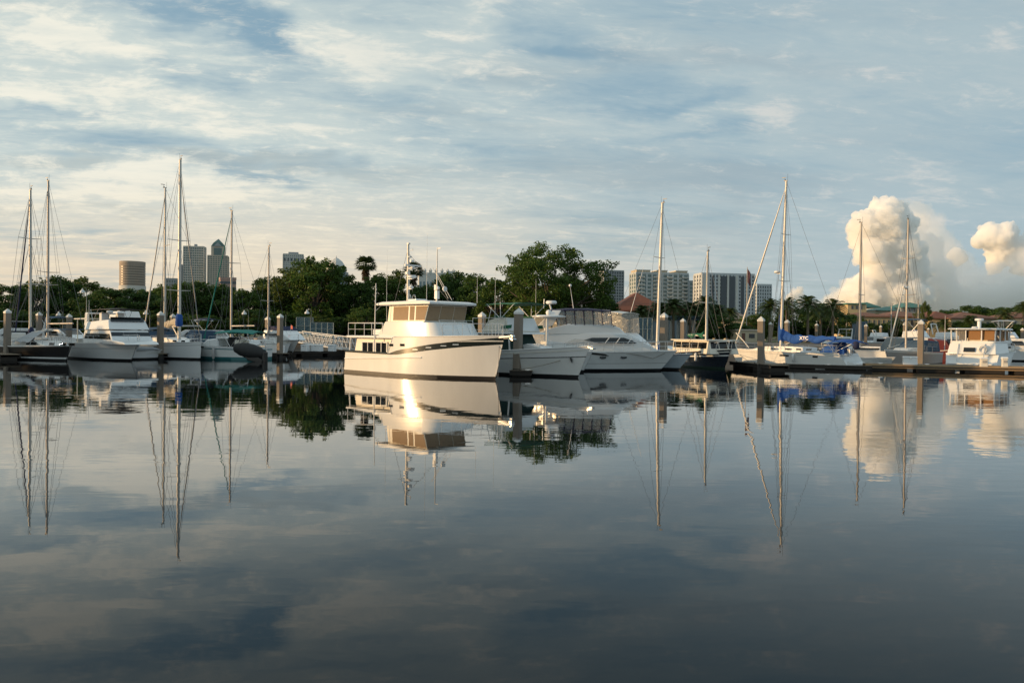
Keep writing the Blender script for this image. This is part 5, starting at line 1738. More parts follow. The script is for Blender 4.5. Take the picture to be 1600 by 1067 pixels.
def screen(px0, px1, pt_, pb, Y, label, n):
    a, b = at(px0, pb, Y), at(px1, pb, Y)
    root = thing('mesh_fence', (a.x, a.y, a.z), 0, label, 'fence')
    L, h = b.x - a.x, zat(px0, pt_, Y) - a.z
    m = MB()
    for i in range(n + 1):
        m.tube([(L * i / n, 0, 0), (L * i / n, 0, h)], .035, 6)
    for q in (0.02, .5, 1):
        m.tube([(0, 0, h * q), (L, 0, h * q)], .025, 6)
    m.build('fence_frame', pbr('blue_grey_steel', (.22, .29, .32), .5), root, smooth=60)
    MB().box((L / 2, .03, h / 2), (L, .015, h)).build('mesh_panel', mesh_screen, root)
    return root

screen(463, 489, 496, 522, 94, 'taller blue mesh fence panel at the top of the boarding ramp', 2)
screen(485, 521, 504, 523, 91, 'lower wide blue mesh fence panel behind the boarding ramp', 4)
screen(990, 1019, 497, 531, 90, 'pale blue mesh fence panel beside the flybridge yacht bow', 4)


def lamp_post(px, pt_, Y, label):
    z0 = 1.45
    p = at(px, 530, Y)
    root = thing('lamp_post', (p.x, p.y, z0), 0, label, 'lamp post', 'bell lamp posts along the shore')
    h = zat(px, pt_, Y) - z0
    MB().tube([(0, 0, 0), (0, 0, .6), (0, 0, .7), (0, 0, h), (-.12, 0, h + .25), (-.35, 0, h + .3), (-.5, 0, h + .15)], [.09, .08, .05, .04, .03, .03, .03], 8).build('post', pbr('lamp_post_paint', (.08, .10, .09), .5), root, smooth=60)
    MB().lathe([(.30, -.38), (.26, -.2), (.10, -.05), (.05, .12)], 12, (-.5, 0, h + .05)).build('lamp_shade', white_plastic, root, smooth=50)
    return root

for px, pt_, Y, lb in ((98, 489, 95, 'bell lamp on its post between the tarpaulin boat and the flybridge cruiser'), (234, 487, 96, 'bell lamp seen against the trees beside the blue cockpit canvas'),
                       (388, 487, 95, 'bell lamp against the trees above the teal canopy'), (486, 486, 94, 'bell lamp over the blue mesh fence'), (135, 453, 96, 'taller bell lamp above the flybridge cruiser')):
    lamp_post(px, pt_, Y, lb)


def flag():
    p = at(1166, 540, 120)
    root = thing('flagpole', (p.x, p.y, 1.4), 0, 'flagpole with limp striped flag beside the tall apartment tower', 'flagpole')
    h = zat(1166, 417, 120) - 1.4
    MB().tube([(0, 0, 0), (0, 0, h)], [.07, .04], 8).build('pole', alu_dark, root, smooth=60)
    g = [[(.05 + .10 * math.sin(j * 1.3), .10 * math.cos(j * 2.0), h - .2 - i * .35) if j == 0 else (.05 + j * .13, .10 * math.sin(j * 1.9 + i * .4), h - .2 - i * .35 - j * .22) for j in range(5)] for i in range(7)]
    MB().sheet(g).build('flag', pbr('flag_cloth', (.13, .06, .07), .85, var=.6, scale=3, stretch=(.2, .2, 2)), root, smooth=60)

flag()


def mooring(a, b, sag, label):
    pts = []
    for i in range(13):
        f = i / 12
        p = a.lerp(b, f)
        p.z -= sag * 4 * f * (1 - f)
        pts.append(tuple(p - a))
    o = MB().tube(pts, .018, 5).build('mooring_line', rope_m, smooth=60)
    o.location = a
    tag(o, label, 'rope')

mooring(at(812, 577, 43.2), at(903, 553, 43.6), .12, 'mooring line from the green bimini cruiser bow back to its dock')
mooring(at(1149, 548, 71), at(1186, 572, 57), .15, 'mooring line from the blue covered sloop bow to the sunlit piling')
mooring(at(34, 553, 62), at(52, 547, 61), .1, 'mooring line at the tarpaulin covered boat')

# ------------------------------------------------------------------ land
GZ = 1.42
lawn = pbr('lawn', (0.060, 0.080, 0.022), 0.9, var=0.35, scale=.15, bump=.5, bscale=3)
gm = MB()
gp = [(-9000, 30), (-62, 30), (-62, 92), (43.5, 92), (48, 100), (52, 168), (9000, 168), (9000, 12500), (-9000, 12500)]
gm.add([(x, y, GZ) for x, y in gp] , [tuple(range(len(gp)))])
gm.v += [(x, y, -1.0) for x, y in gp]
n_ = len(gp)
gm.f += [(i, i + n_, (i + 1) % n_ + n_, (i + 1) % n_) for i in range(n_)]
struct('ground', gm, lawn)
sw_ = MB()
for (x0, y0), (x1, y1) in zip(gp[1:6], gp[2:7]):
    x1 = min(x1, 400)
    d = Vector((x1 - x0, y1 - y0, 0)); L = d.length
    sw_.box(((x0 + x1) / 2, (y0 + y1) / 2, .35), (L + .3, .4, 2.5), rz=math.atan2(d.y, d.x))
so = sw_.build('seawall', conc_wall)
tag(so, 'low grey concrete seawall along the shore below the lawn', 'seawall')

# ------------------------------------------------------------------ trees
leaf_a = leafmat('oak_leaves', (0.066, 0.115, 0.020), .5, .35)
leaf_b = leafmat('dark_leaves', (0.050, 0.095, 0.020), .5, .35)
leaf_c = leafmat('yellow_green_leaves', (0.088, 0.120, 0.024), .5, .35)
palm_leaf = leafmat('palm_leaves', (0.045, 0.070, 0.018), .35, .2)
palm_dry = leafmat('dry_palm_skirt', (0.12, 0.080, 0.045), .3, .1)
bark = pbr('bark', (0.085, 0.065, 0.05), .9, var=.3, scale=3, bump=.8, bscale=12, stretch=(1, 1, .3))
palm_bark = pbr('palm_bark', (0.15, 0.115, 0.085), .9, var=.25, scale=2, bump=.8, bscale=6, stretch=(.3, .3, 3))


def leaf_cloud(rnd, clumps, per, size):
    """Many small leaf blades gathered in clumps; clumps = (centre, radius)."""
    vs, fs = [], []
    for c, r in clumps:
        for _ in range(max(8, int(per * r * r))):
            d = Vector((rnd.gauss(0, 1), rnd.gauss(0, 1), rnd.gauss(0, .8)))
            if d.length < 1e-3:
                continue
            d = d.normalized() * r * rnd.random() ** .45
            p = c + Vector((d.x, d.y, d.z * .75))
            a = Vector((rnd.uniform(-1, 1), rnd.uniform(-1, 1), rnd.uniform(-.7, .7))).normalized()
            b = a.orthogonal().normalized()
            b = (Matrix.Rotation(rnd.uniform(0, 6.28), 3, a) @ b)
            s = size * rnd.uniform(.6, 1.35)
            o = len(vs)
            vs += [p - a * s, p + b * s * .45, p + a * s, p - b * s * .45]
            fs.append((o, o + 1, o + 2, o + 3))
    return vs, fs


def make_tree(name, seed, R, Ht, low, mat, nclump, per, size, label, cat='tree', group=None, flat=1.0, trunk_r=.28, spread=1.0, cr=.235):
    rnd = random.Random(seed)
    root = thing(name, (0, 0, 0), 0, label, cat, group)
    clumps = []
    limbs = MB()
    limbs.tube([(0, 0, -.1), (.05, 0, .5), (.1 * rnd.uniform(-1, 1), .1, Ht * .28), (.2 * rnd.uniform(-1, 1), .2 * rnd.uniform(-1, 1), Ht * .55)], [trunk_r * 1.4, trunk_r, trunk_r * .8, trunk_r * .4], 9)
    zc = (Ht + low) / 2
    hz = (Ht - low) / 2
    for i in range(nclump):
        th = rnd.uniform(0, 2 * math.pi)
        u_ = rnd.uniform(-1, 1)
        rr = rnd.uniform(.35, 1.0) ** .6
        prof = math.sqrt(max(0.05, 1 - abs(u_) ** 2.2)) * (1.0 if u_ > -.2 else 1.0)
        wob = 1 + .22 * math.sin(3 * th + seed) + .14 * math.sin(5 * th + seed * 2)
        c = Vector((R * prof * rr * wob * math.cos(th) * spread, R * prof * rr * wob * math.sin(th), zc + hz * u_ * (.92 + .12 * math.sin(2 * th + seed))))
        r = rnd.uniform(.55, 1.15) * R * cr
        clumps.append((c, r))
        if i % 4 == 0:
            m_ = Vector((0, 0, Ht * rnd.uniform(.2, .45)))
            limbs.tube([m_, m_.lerp(c, .5) + Vector((0, 0, -.25)), c], [trunk_r * .45, trunk_r * .28, .03], 6)
            # loose twigs with a few leaves standing out of the outline
            if rr > .8:
                clumps.append((c + (c - Vector((0, 0, zc))).normalized() * r * 1.1, r * .45))
    limbs.build('trunk', bark, root, smooth=60)
    vs, fs = leaf_cloud(rnd, clumps, per, size)
    m = MB(); m.v = [tuple(p) for p in vs]; m.f = fs
    m.build('crown', mat, root)
    root['R'] = R; root['Ht'] = Ht
    del root['R']; del root['Ht']
    return root, R, Ht


TREES = {}
for key, args in {'a': (11, 4.6, 9.5, 1.4, leaf_b, 135, 120, .22), 'b': (23, 4.2, 9.0, 1.0, leaf_a, 125, 125, .21), 'c': (37, 4.8, 10.0, 1.8, leaf_b, 140, 120, .22), 'd': (51, 4.0, 10.5, 1.6, leaf_c, 125, 120, .21)}.items():
    TREES[key] = make_tree('tree', *args, label='tree', group='trees behind the marina')
used = set()


def put_tree(px, ptop, Y, wpx, key, label, rot=0.0, group=None):
    src, R, Ht = TREES[key]
    if key in used:
        r_ = copy_tree(src)
    else:
        used.add(key); r_ = src
    p = at(px, 530, Y)
    sz = (zat(px, ptop, Y) - GZ) / Ht
    sx = (wpx / F * Y) / (2 * R * 1.12)
    r_.location = (p.x, p.y, GZ)
    r_.scale = (sx, sx, sz)
    r_.rotation_euler = (0, 0, rot)
    r_['label'] = label
    if group: r_['group'] = group
    return r_

TL = [(8, 447, 112, 105, 'a', 'tree at the frame edge behind the leftmost masts'), (52, 446, 120, 90, 'b', 'dark tree between the two leftmost masts and their stays'), (92, 437, 117, 95, 'c', 'tall dark tree behind the bare boom mast'),
      (128, 436, 124, 90, 'd', 'tree with ragged top above the flybridge cruiser'), (168, 452, 108, 95, 'a', 'low wide tree under the round brown tower'), (212, 455, 111, 100, 'c', 'dark tree below the foot of the round brown tower'),
      (254, 449, 116, 90, 'b', 'tree behind the pair of close golden masts'), (298, 444, 110, 110, 'c', 'broad dark tree under the gridded office tower'), (342, 447, 112, 100, 'a', 'tree under the gable topped tower'),
      (384, 456, 110, 85, 'b', 'tree beside the furled teal jib'), (418, 436, 116, 90, 'a', 'tree behind the lone bare mast'), (452, 421, 113, 105, 'd', 'pale green tree under the flat notched tower'),
      (492, 407, 110, 110, 'b', 'tallest tree of the group between the notched tower and the white dome'), (524, 418, 113, 90, 'd', 'tree in front of the white domed tower'), (556, 446, 111, 80, 'c', 'dark tree at the foot of the tall fan palm'),
      (592, 432, 114, 85, 'b', 'airy tree next to the tall fan palm'), (622, 426, 118, 75, 'd', 'tree behind the trawler mast'), (664, 448, 112, 80, 'a', 'tree below the white pinnacled hotel'), (706, 430, 116, 90, 'c', 'round dark tree beside the signal pole of the trawler'),
      (742, 432, 112, 80, 'b', 'tree between the trawler roof and the great oak'), (778, 440, 104, 90, 'b', 'tree tucked under the near flank of the great oak'), (946, 466, 100, 56, 'c', 'dark tree under the far flank of the great oak'),
      (898, 455, 102, 90, 'b', 'low tree beneath the middle of the great oak'), (835, 450, 104, 95, 'a', 'shaded tree beneath the great oak above the green bimini'), (985, 492, 104, 50, 'a', 'small tree before the red tiled roof'),
      (1118, 492, 98, 62, 'a', 'dark round tree between the pergola and the grey roofed house'), (1150, 506, 99, 60, 'c', 'low dark tree in front of the grey roofed house'), (1096, 478, 104, 46, 'b', 'slim tree at the end of the pergola'),
      (1182, 492, 130, 60, 'b', 'tree under the second apartment tower'), (1240, 482, 132, 80, 'a', 'tree behind the blue sail cover'), (1288, 484, 128, 80, 'c', 'tree behind the palms by the blue sail cover'), (1330, 492, 175, 50, 'b', 'tree beside the green roofed block'),
      (1444, 473, 182, 26, 'd', 'narrow yellow green tree by the green roofed block'), (1475, 486, 250, 60, 'a', 'far tree behind the terracotta roofs'), (1520, 480, 260, 80, 'c', 'far wide tree above the terracotta roofs'),
      (1562, 482, 255, 80, 'a', 'far tree above the radar mast of the aft cabin yacht'), (1605, 478, 250, 80, 'b', 'far tree at the edge beside the last house'), (1370, 492, 250, 60, 'c', 'far tree between the green roofs'), (1500, 503, 172, 40, 'b', 'shrubby tree before the terracotta houses'),
      (1395, 503, 172, 50, 'c', 'dark shrubby tree before the long yellow house'), (1355, 505, 171, 40, 'a', 'shrubby tree near the blue shed'), (1545, 505, 172, 46, 'a', 'shrubby tree behind the brown curtained hardtop'), (1590, 508, 172, 50, 'c', 'shrubby tree below the last house')]
for k, (px, pt_, Y, w_, key, lb) in enumerate(TL):
    put_tree(px, pt_, Y, w_, key, lb, rot=k * 1.7)
# second rank, lower, closing the gaps under the crowns
for k in range(30):
    px = -10 + k * 34
    if 960 < px < 1105:
        continue
    put_tree(px, 482 + (k * 37 % 17), 101 + (k * 13 % 5), 62, 'abcd'[k % 4], 'bushy dark understorey tree low along the shore', rot=k * 2.3, group='understorey trees along the shore')
for k in range(12):
    put_tree(1190 + k * 40, 500 + (k * 29 % 9), 215 + (k * 13 % 20), 70, 'abc'[k % 3], 'bushy far tree low behind the basin', rot=k * 1.3, group='far understorey trees behind the basin')
# trees on the near bank beyond the frame, whose shade lies over the first boats
for k in range(9):
    src, R, Ht = TREES['abcd'[k % 4]]
    r_ = copy_tree(src)
    r_.location = (-74 - (k % 3) * 6, 36 + k * 6.0, GZ); r_.scale = (.95, .95, .62 + .05 * (k % 3)); r_.rotation_euler = (0, 0, k)
    r_['label'] = 'low tree on the near bank outside the frame'
    r_['group'] = 'bank trees'

# the great oak
oak_r, oak_R, oak_H = make_tree('oak_tree', 77, 7.3, 11.2, 2.2, leaf_a, 240, 130, .18, 'great spreading oak with gaps of sky through its crown, tallest tree by the big trawler', group=None, trunk_r=.45, cr=.17)
po = at(858, 530, 95)
oak_r.location = (po.x, po.y, GZ)
oak_r.scale = (.84, .9, (zat(868, 386, 95) - GZ) / 11.4)


def fan_blade(vs, fs, base, d, L, wid, n=9, droop=.25, fold=0.0):
    """A fan leaf: a stalk and a disc of narrow blades."""
    side = d.cross(Vector((0, 0, 1)))
    side = side.normalized() if side.length > .05 else Vector((1, 0, 0))
    upv = side.cross(d)
    c = base + d * L * .45
    for i in range(n):
        a = lerp(-1.15, 1.15, i / (n - 1))
        q = (d * math.cos(a) + side * math.sin(a)).normalized()
        t = c + q * L * .62 - Vector((0, 0, droop * L * .6)) - upv * abs(math.sin(a)) * L * .1
        m = c + q * L * .35 - Vector((0, 0, droop * L * .12))
        o = len(vs)
        s2 = q.cross(upv).normalized() * wid
        vs += [c, m + s2, t, m - s2]
        fs.append((o, o + 1, o + 2, o + 3))
    o = len(vs)
    vs += [base - side * .03, base + side * .03, c + side * .02, c - side * .02]
    fs.append((o, o + 1, o + 2, o + 3))


def feather(vs, fs, base, d, L, rnd, wid=.55, n=15, arch=.9):
    side = d.cross(Vector((0, 0, 1))).normalized()
    pts = []
    for i in range(n + 1):
        f = i / n
        p = base + d * L * f * (1 - .18 * f) + Vector((0, 0, -arch * L * .45 * f ** 2.2))
        pts.append(p)
    for i in range(n):
        p, q = pts[i], pts[i + 1]
        f = (i + .5) / n
        t = (q - p).normalized()
        w = wid * (math.sin(math.pi * min(1, .12 + f * .86)) ** .6)
        o = len(vs)
        vs += [p - side * .02, p + side * .02, q + side * .02, q - side * .02]
        fs.append((o, o + 1, o + 2, o + 3))
        for sd in (1, -1):
            for k in range(2):
                b = p.lerp(q, k * .5)
                tip = b + side * sd * w * rnd.uniform(.85, 1.1) + t * w * .55 - Vector((0, 0, w * .45))
                o = len(vs)
                vs += [b, b + t * .07, tip]
                fs.append((o, o + 1, o + 2))


def make_palm(kind, seed, h, L, label):
    rnd = random.Random(seed)
    root = thing('palm_tree', (0, 0, 0), 0, label, 'palm tree', 'palms along the shore')
    bend = rnd.uniform(-.25, .25)
    pts = [(bend * (i / 8) ** 2, 0, h * i / 8 - (.1 if i == 0 else 0)) for i in range(9)]
    MB().tube(pts, [.24, .19, .17, .16, .16, .15, .15, .16, .2], 9).build('trunk', palm_bark, root, smooth=60)
    top = Vector(pts[-1])
    vs, fs = [], []
    nF = 46 if kind == 'fan' else 40
    for i in range(nF):
        az = i * 2.399 + rnd.uniform(-.2, .2)
        el = lerp(1.35, -.55, (i / nF) ** .8)
        d = Vector((math.cos(az) * math.cos(el), math.sin(az) * math.cos(el), math.sin(el)))
        if kind == 'fan':
            fan_blade(vs, fs, top, d, L * rnd.uniform(.85, 1.1), .09, droop=.30 if el > 0 else .15)
        else:
            feather(vs, fs, top, d, L * rnd.uniform(.85, 1.1), rnd)
    m = MB(); m.v = [tuple(p) for p in vs]; m.f = fs
    m.build('fronds', palm_leaf, root)
    if kind == 'fan':
        vs, fs = [], []
        for i in range(34):
            az = i * 2.399
            el = rnd.uniform(-1.45, -.9)
            d = Vector((math.cos(az) * math.cos(el), math.sin(az) * math.cos(el), math.sin(el)))
            fan_blade(vs, fs, top - Vector((0, 0, rnd.uniform(0, L * .9))), d, L * rnd.uniform(.5, .8), .07, 6, .1)
        m = MB(); m.v = [tuple(p) for p in vs]; m.f = fs
        m.build('dry_skirt', palm_dry, root)
    return root, h

PALMS = {'fan': make_palm('fan', 3, 11.0, 1.75, 'palm'), 'date': make_palm('date', 5, 4.6, 2.9, 'palm'), 'date2': make_palm('date', 9, 3.6, 2.5, 'palm')}
pused = set()
for k, (px, pc, Y, key, s, lb) in enumerate(((572, 414, 118, 'fan', 1.0, 'tall fan palm with dry skirt standing clear above the trees'), (645, 423, 120, 'fan', .95, 'tall fan palm half hidden by the trawler mast'),
        (1003, 486, 100, 'date2', .8, 'palm with yellowing fronds before the red tiled roof'), (1030, 483, 101, 'date2', .9, 'palm beside the leaning cream mast'), (1052, 478, 100, 'date2', .95, 'palm over the pergola roof'),
        (1078, 482, 100, 'date2', .9, 'palm over the far end of the pergola'), (1100, 474, 101, 'date', .8, 'palm right behind the motorsailer mast'), (1120, 486, 104, 'date2', .9, 'palm beside the dark round tree'),
        (1140, 488, 112, 'date2', .7, 'small palm by the grey roofed house'), (1202, 480, 106, 'date', .9, 'palm just before the mast of the blue covered sloop'), (1228, 477, 109, 'date', .9, 'palm behind the mast of the blue covered sloop'),
        (1262, 476, 104, 'date', 1.0, 'largest palm above the blue sail cover'), (1301, 481, 106, 'date', .95, 'palm above the blue bimini'), (1282, 484, 118, 'date2', 1.1, 'palm between two larger ones over the sail cover'),
        (1475, 506, 172, 'date2', 1.1, 'palm in front of the terracotta houses'), (1515, 500, 172, 'date2', 1.1, 'palm by the radar mast of the aft cabin yacht'), (1569, 492, 174, 'date', 1.0, 'palm over the venturi screen of the aft cabin yacht'),
        (1598, 480, 176, 'date', 1.0, 'palm at the far edge of the frame'), (1345, 508, 173, 'date2', .9, 'palm before the long yellow house'), (1400, 503, 174, 'date2', .9, 'palm between the thin masts'))):
    src, h0 = PALMS[key]
    if key in pused:
        r_ = copy_tree(src)
    else:
        pused.add(key); r_ = src
    p = at(px, 530, Y)
    sz = (zat(px, pc, Y) - GZ) / h0
    r_.location = (p.x, p.y, GZ); r_.scale = (s, s, s)
    r_.rotation_euler = (0, 0, k * 1.9)
    for q in kids(r_):
        if q.name.startswith('trunk'):
            q.scale = (1, 1, sz / s)
        else:
            q.location = (0, 0, h0 * (sz / s - 1))
    r_['label'] = lb

# ------------------------------------------------------------------ buildings
con_pale = pbr('pale_concrete', (.52, .51, .48), .8, var=.06, scale=.05)
con_warm = pbr('warm_stone', (.48, .42, .35), .8, var=.06, scale=.05)
con_grey = pbr('grey_facade', (.32, .335, .35), .8, var=.06, scale=.05)
con_brown = pbr('brown_stone', (.34, .285, .24), .8, var=.06, scale=.05)
con_pink = pbr('pink_stone', (.40, .26, .22), .8, var=.06, scale=.05)
white_wall = pbr('white_render', (.56, .56, .54), .8, var=.05, scale=.1)
gls_g = pbr('green_facade_glass', (.11, .16, .16), .25, var=.15, scale=.1)
gls_b = pbr('blue_facade_glass', (.13, .20, .24), .2, var=.15, scale=.1)
gls_d = pbr('dark_facade_glass', (.065, .075, .088), .25, var=.2, scale=.1)
roof_green = pbr('green_metal_roof', (.045, .16, .12), .5, var=.12, scale=.2)
roof_teal = pbr('verdigris_roof', (.08, .15, .14), .5, var=.12, scale=.1)
roof_red = pbr('terracotta_tiles', (.17, .062, .036), .8, var=.25, scale=1.5, bump=.6, bscale=4)
roof_brown = pbr('brown_tiles', (.20, .085, .05), .8, var=.25, scale=1.0, bump=.6, bscale=4)
roof_gray = pbr('grey_shingles', (.20, .18, .16), .85, var=.2, scale=1.0)
stucco_y = pbr('yellow_stucco', (.52, .40, .23), .85, var=.08, scale=.3)
stucco_c = pbr('cream_stucco', (.50, .42, .30), .85, var=.08, scale=.3)
stucco_b = pbr('blue_grey_stucco', (.24, .29, .33), .85, var=.08, scale=.3)


def bands(root, name, mat, mk, zs):
    """The same strip on every storey: one mesh, a copy for each storey."""
    o = mk().build(name, mat, root)
    o.location.z = zs[0]
    for z in zs[1:]:
        c = o.copy(); COL.objects.link(c); c.parent = root; c.location.z = z


def tower(name, px0, px1, ptop, Y, label, floors, wall, glass_, rot=10, ratio=.8, npier=8, band=.55, pier=None, cat='tower', crown=None, pier_w=.35, base=GZ, side=3):
    a, b = at(px0, ptop, Y), at(px1, ptop, Y)
    H = a.z - base
    th = math.radians(rot)
    W = (b.x - a.x) / (math.cos(th) + ratio * abs(math.sin(th)))
    D = W * ratio
    c = (a + b) / 2
    root = thing(name, (c.x, Y + D / 2, base), th, label, cat)
    MB().box((0, 0, H / 2), (W, D, H)).build('wall', wall, root)
    fh = H / floors
    i0 = max(0, floors - 45)
    bands(root, 'window_band', glass_, lambda: MB().box((0, 0, 0), (W + .3, D + .3, fh * band)), [fh * (i + .5) for i in range(i0, floors)])
    if npier:
        o = None
        for i in range(npier + 1):
            x = -W / 2 + W * i / npier
            for y in (-D / 2 - .2, D / 2 + .2):
                if o is None:
                    o = MB().box((0, 0, H / 2), (pier_w * W / npier, .5, H + .1)).build('pier', pier or wall, root); q = o
                else:
                    q = o.copy(); COL.objects.link(q); q.parent = root
                q.location = (x, y, 0)
        o = None
        for i in range(side + 1):
            y = -D / 2 + D * i / side
            for x in (-W / 2 - .2, W / 2 + .2):
                if o is None:
                    o = MB().box((0, 0, H / 2), (.5, pier_w * D / side, H + .1)).build('side_pier', pier or wall, root); q = o
                else:
                    q = o.copy(); COL.objects.link(q); q.parent = root
                q.location = (x, y, 0)
    MB().box((0, 0, H + fh * .22), (W + .8, D + .8, fh * .45)).build('parapet', wall, root)
    if crown:
        crown(root, W, D, H, fh)
    return root


def round_tower():
    Y = 1440
    a, b = at(179, 412, Y), at(217, 412, Y)
    R = (b.x - a.x) / 2
    H = a.z - GZ
    c = (a + b) / 2
    root = thing('round_tower', (c.x, Y + R, GZ), 0, 'round brown office tower with banded windows standing alone over the trees', 'tower')
    MB().lathe([(R * .97, 0), (R * .97, H)], 48).build('wall', con_brown, root, smooth=40)
    n = 26
    o = None
    fh = H / n
    bands(root, 'spandrel', con_brown, lambda: MB().lathe([(R, -fh * .33), (R, fh * .33)], 48), [fh * (i + .5) for i in range(9, n)])
    bands(root, 'window_band', pbr('bronze_glass', (.13, .11, .09), .3, var=.1, scale=.1), lambda: MB().lathe([(R * .982, -fh * .16), (R * .982, fh * .16)], 48), [fh * (i + 1) for i in range(9, n - 1)])
    MB().lathe([(R * 1.0, 0), (R * 1.0, fh * 1.2)], 48, (0, 0, H)).build('parapet', con_brown, root, smooth=40)
    z = zat(198, 446, Y) - GZ
    MB().lathe([(R * 1.04, z - 24), (R * 1.04, z)], 48).build('podium', white_wall, root, smooth=40)

round_tower()


def grid_top(root, W, D, H, fh):
    MB().box((W * .05, 0, H + fh * .9), (W * .12, D * .3, fh)).build('plant_room', con_grey, root)

tower('office_tower', 285, 317, 386, 1400, 'pale gridded office tower with a flat top beside the gable topped one', 34, con_pale, gls_g, 8, .6, 9, .55, crown=grid_top, pier_w=.22)


def gable_top(root, W, D, H, fh):
    z1 = zat(336, 384.5, 1385) - GZ
    z2 = zat(336, 379, 1385) - GZ
    z3 = zat(336, 372, 1385) - GZ
    MB().box((0, 0, (H + z1) / 2), (W * .68, D * .7, z1 - H)).build('upper_block', con_warm, root)
    MB().box((0, -D * .36, (H + z1) / 2 - 2), (W * .40, D * .04, z1 - H - 2)).build('upper_glass', gls_g, root)
    w = W * .345
    m = MB()
    d = D * .36
    m.add([(-w, -d, z1), (w, -d, z1), (w, d, z1), (-w, d, z1), (-w * .66, -d * .9, z2), (w * .66, -d * .9, z2), (w * .66, d * .9, z2), (-w * .66, d * .9, z2), (0, 0, z3)],
          [(0, 1, 5, 4), (1, 2, 6, 5), (2, 3, 7, 6), (3, 0, 4, 7), (4, 5, 8), (5, 6, 8), (6, 7, 8), (7, 4, 8), (3, 2, 1, 0)])
    m.build('roof', roof_teal, root)
    m = MB(); m.add([(-w * .6, -d - 1, z1), (w * .6, -d - 1, z1), (0, -d - 1, z2 + 1), (-w * .6, -d + 3, z1), (w * .6, -d + 3, z1), (0, -d + 3, z2 + 1)], [(0, 1, 2), (5, 4, 3), (0, 2, 5, 3), (1, 4, 5, 2), (0, 3, 4, 1)])
    m.build('gable', con_grey, root)

tower('gable_tower', 320, 354, 400, 1385, 'tallest stepped stone tower with a verdigris gable top', 38, con_warm, gls_g, 14, .8, 8, .5, crown=gable_top, pier_w=.3)
tower('low_tower', 258, 278, 437, 1300, 'low grey office block between the golden masts', 14, con_grey, gls_g, 12, .7, 5)
tower('dark_tower', 279, 284, 415, 1500, 'slim dark block touching the gridded office tower', 26, con_grey, gls_d, 5, .9, 2)
tower('pink_block', 337, 367, 437, 1200, 'low banded pink office block at the foot of the gable topped tower', 9, con_pink, gls_d, 25, .9, 0, .45, side=1)


def notch_top(root, W, D, H, fh):
    for i in range(6):
        x = -W * .42 + W * .84 * i / 5
        MB().box((x, -D / 2 - .3, H - fh * 2.2), (W * .075, .6, fh * 1.3)).build('top_opening', gls_d, root)
    MB().box((0, 0, H + fh * .8), (W * .5, D * .5, fh * 1.1)).build('plant_room', con_grey, root)

tower('notched_tower', 438, 473, 398, 1300, 'pale blue tower with a row of dark square openings at its top', 34, con_pale, gls_b, 14, .75, 10, .35, crown=notch_top, pier_w=.55)


def dome_tower():
    Y = 1350
    a, b = at(502, 432, Y), at(540, 432, Y)
    R = (b.x - a.x) / 2
    c = (a + b) / 2
    root = thing('domed_tower', (c.x, Y + R, GZ), math.radians(10), 'tower with a white faceted dome and finial behind the tallest tree group', 'tower')
    z = lambda p: zat(521, p, Y) - GZ
    MB().lathe([(R, 0), (R, z(424))], 8).build('wall', con_grey, root)
    fh = z(424) / 30
    bands(root, 'window_band', gls_b, lambda: MB().lathe([(R * 1.012, -fh * .3), (R * 1.012, fh * .3)], 8), [fh * (i + .5) for i in range(14, 30)])
    MB().lathe([(R * .84, z(424)), (R * .84, z(418))], 8).build('drum', con_pale, root)
    MB().lathe([(R * .74, z(418)), (R * .70, z(413)), (R * .5, z(407)), (R * .2, z(402.5)), (.6, z(401))], 8).build('dome', white_wall, root)
    MB().tube([(0, 0, z(401.5)), (0, 0, z(398))], [1.2, .4], 6).build('finial', white_wall, root)

dome_tower()


def hotel():
    Y = 620
    a, b = at(652, 428, Y), at(706, 428, Y)
    W = b.x - a.x
    c = (a + b) / 2
    root = thing('pinnacled_hotel', (c.x, Y + 10, GZ), math.radians(8), 'white hotel with a parapet of small pinnacles behind the trawler masts', 'building')
    H = a.z - GZ
    MB().box((0, 0, H / 2), (W, 18, H)).build('wall', white_wall, root)
    o = None
    for i in range(10):
        x = -W / 2 + W * (i + .5) / 10
        if o is None:
            o = MB().box((0, -9.1, H * .45), (W * .045, .4, H * .84)).build('window_strip', gls_b, root); q = o
        else:
            q = o.copy(); COL.objects.link(q); q.parent = root
        q.location.x = x
    m = None
    for i in range(7):
        x = -W / 2 + W * i / 6
        if m is None:
            m = MB().lathe([(1.1, H), (1.1, H + 2.4), (1.4, H + 2.5), (.2, H + 4.6)], 8, (0, -8.4, 0)).build('pinnacle', white_wall, root); q = m
        else:
            q = m.copy(); COL.objects.link(q); q.parent = root
        q.location.x = x
    for x in (-W * .42, W * .42):
        MB().box((x, -.2, H + 1.2), (W * .13, 18.2, 2.6)).build('corner_turret', white_wall, root)
    MB().box((0, .1, H + .5), (W * .7, 18.1, 1.2)).build('parapet', white_wall, root)

hotel()
tower('apartment_tower', 938, 975, 424, 760, 'grey apartment tower half behind the great oak', 22, con_grey, gls_d, 14, .7, 8, .6, cat='apartment tower', pier_w=.3)


def balconies(root, W, D, H, fh):
    n = int(round(H / fh))
    for x in (-W * .40, -W * .12, W * .14, W * .43):
        o = None
        for i in range(n):
            if o is None:
                o = MB().box((0, -D / 2 - .8, 0), (W * .11, 1.6, fh * .34)).build('balcony', con_pale, root); q = o
            else:
                q = o.copy(); COL.objects.link(q); q.parent = root
            q.location = (x, 0, fh * (i + .22))
    for x, w in ((-W * .36, W * .26), (0, W * .2), (W * .38, W * .22)):
        MB().box((x, 0, H + fh * .55), (w, D * .9, fh * .7)).build('roof_block', stucco_c, root)
        MB().box((x, 0, H + fh * .98), (w * 1.06, D * .95, fh * .2)).build('cornice', con_pale, root)

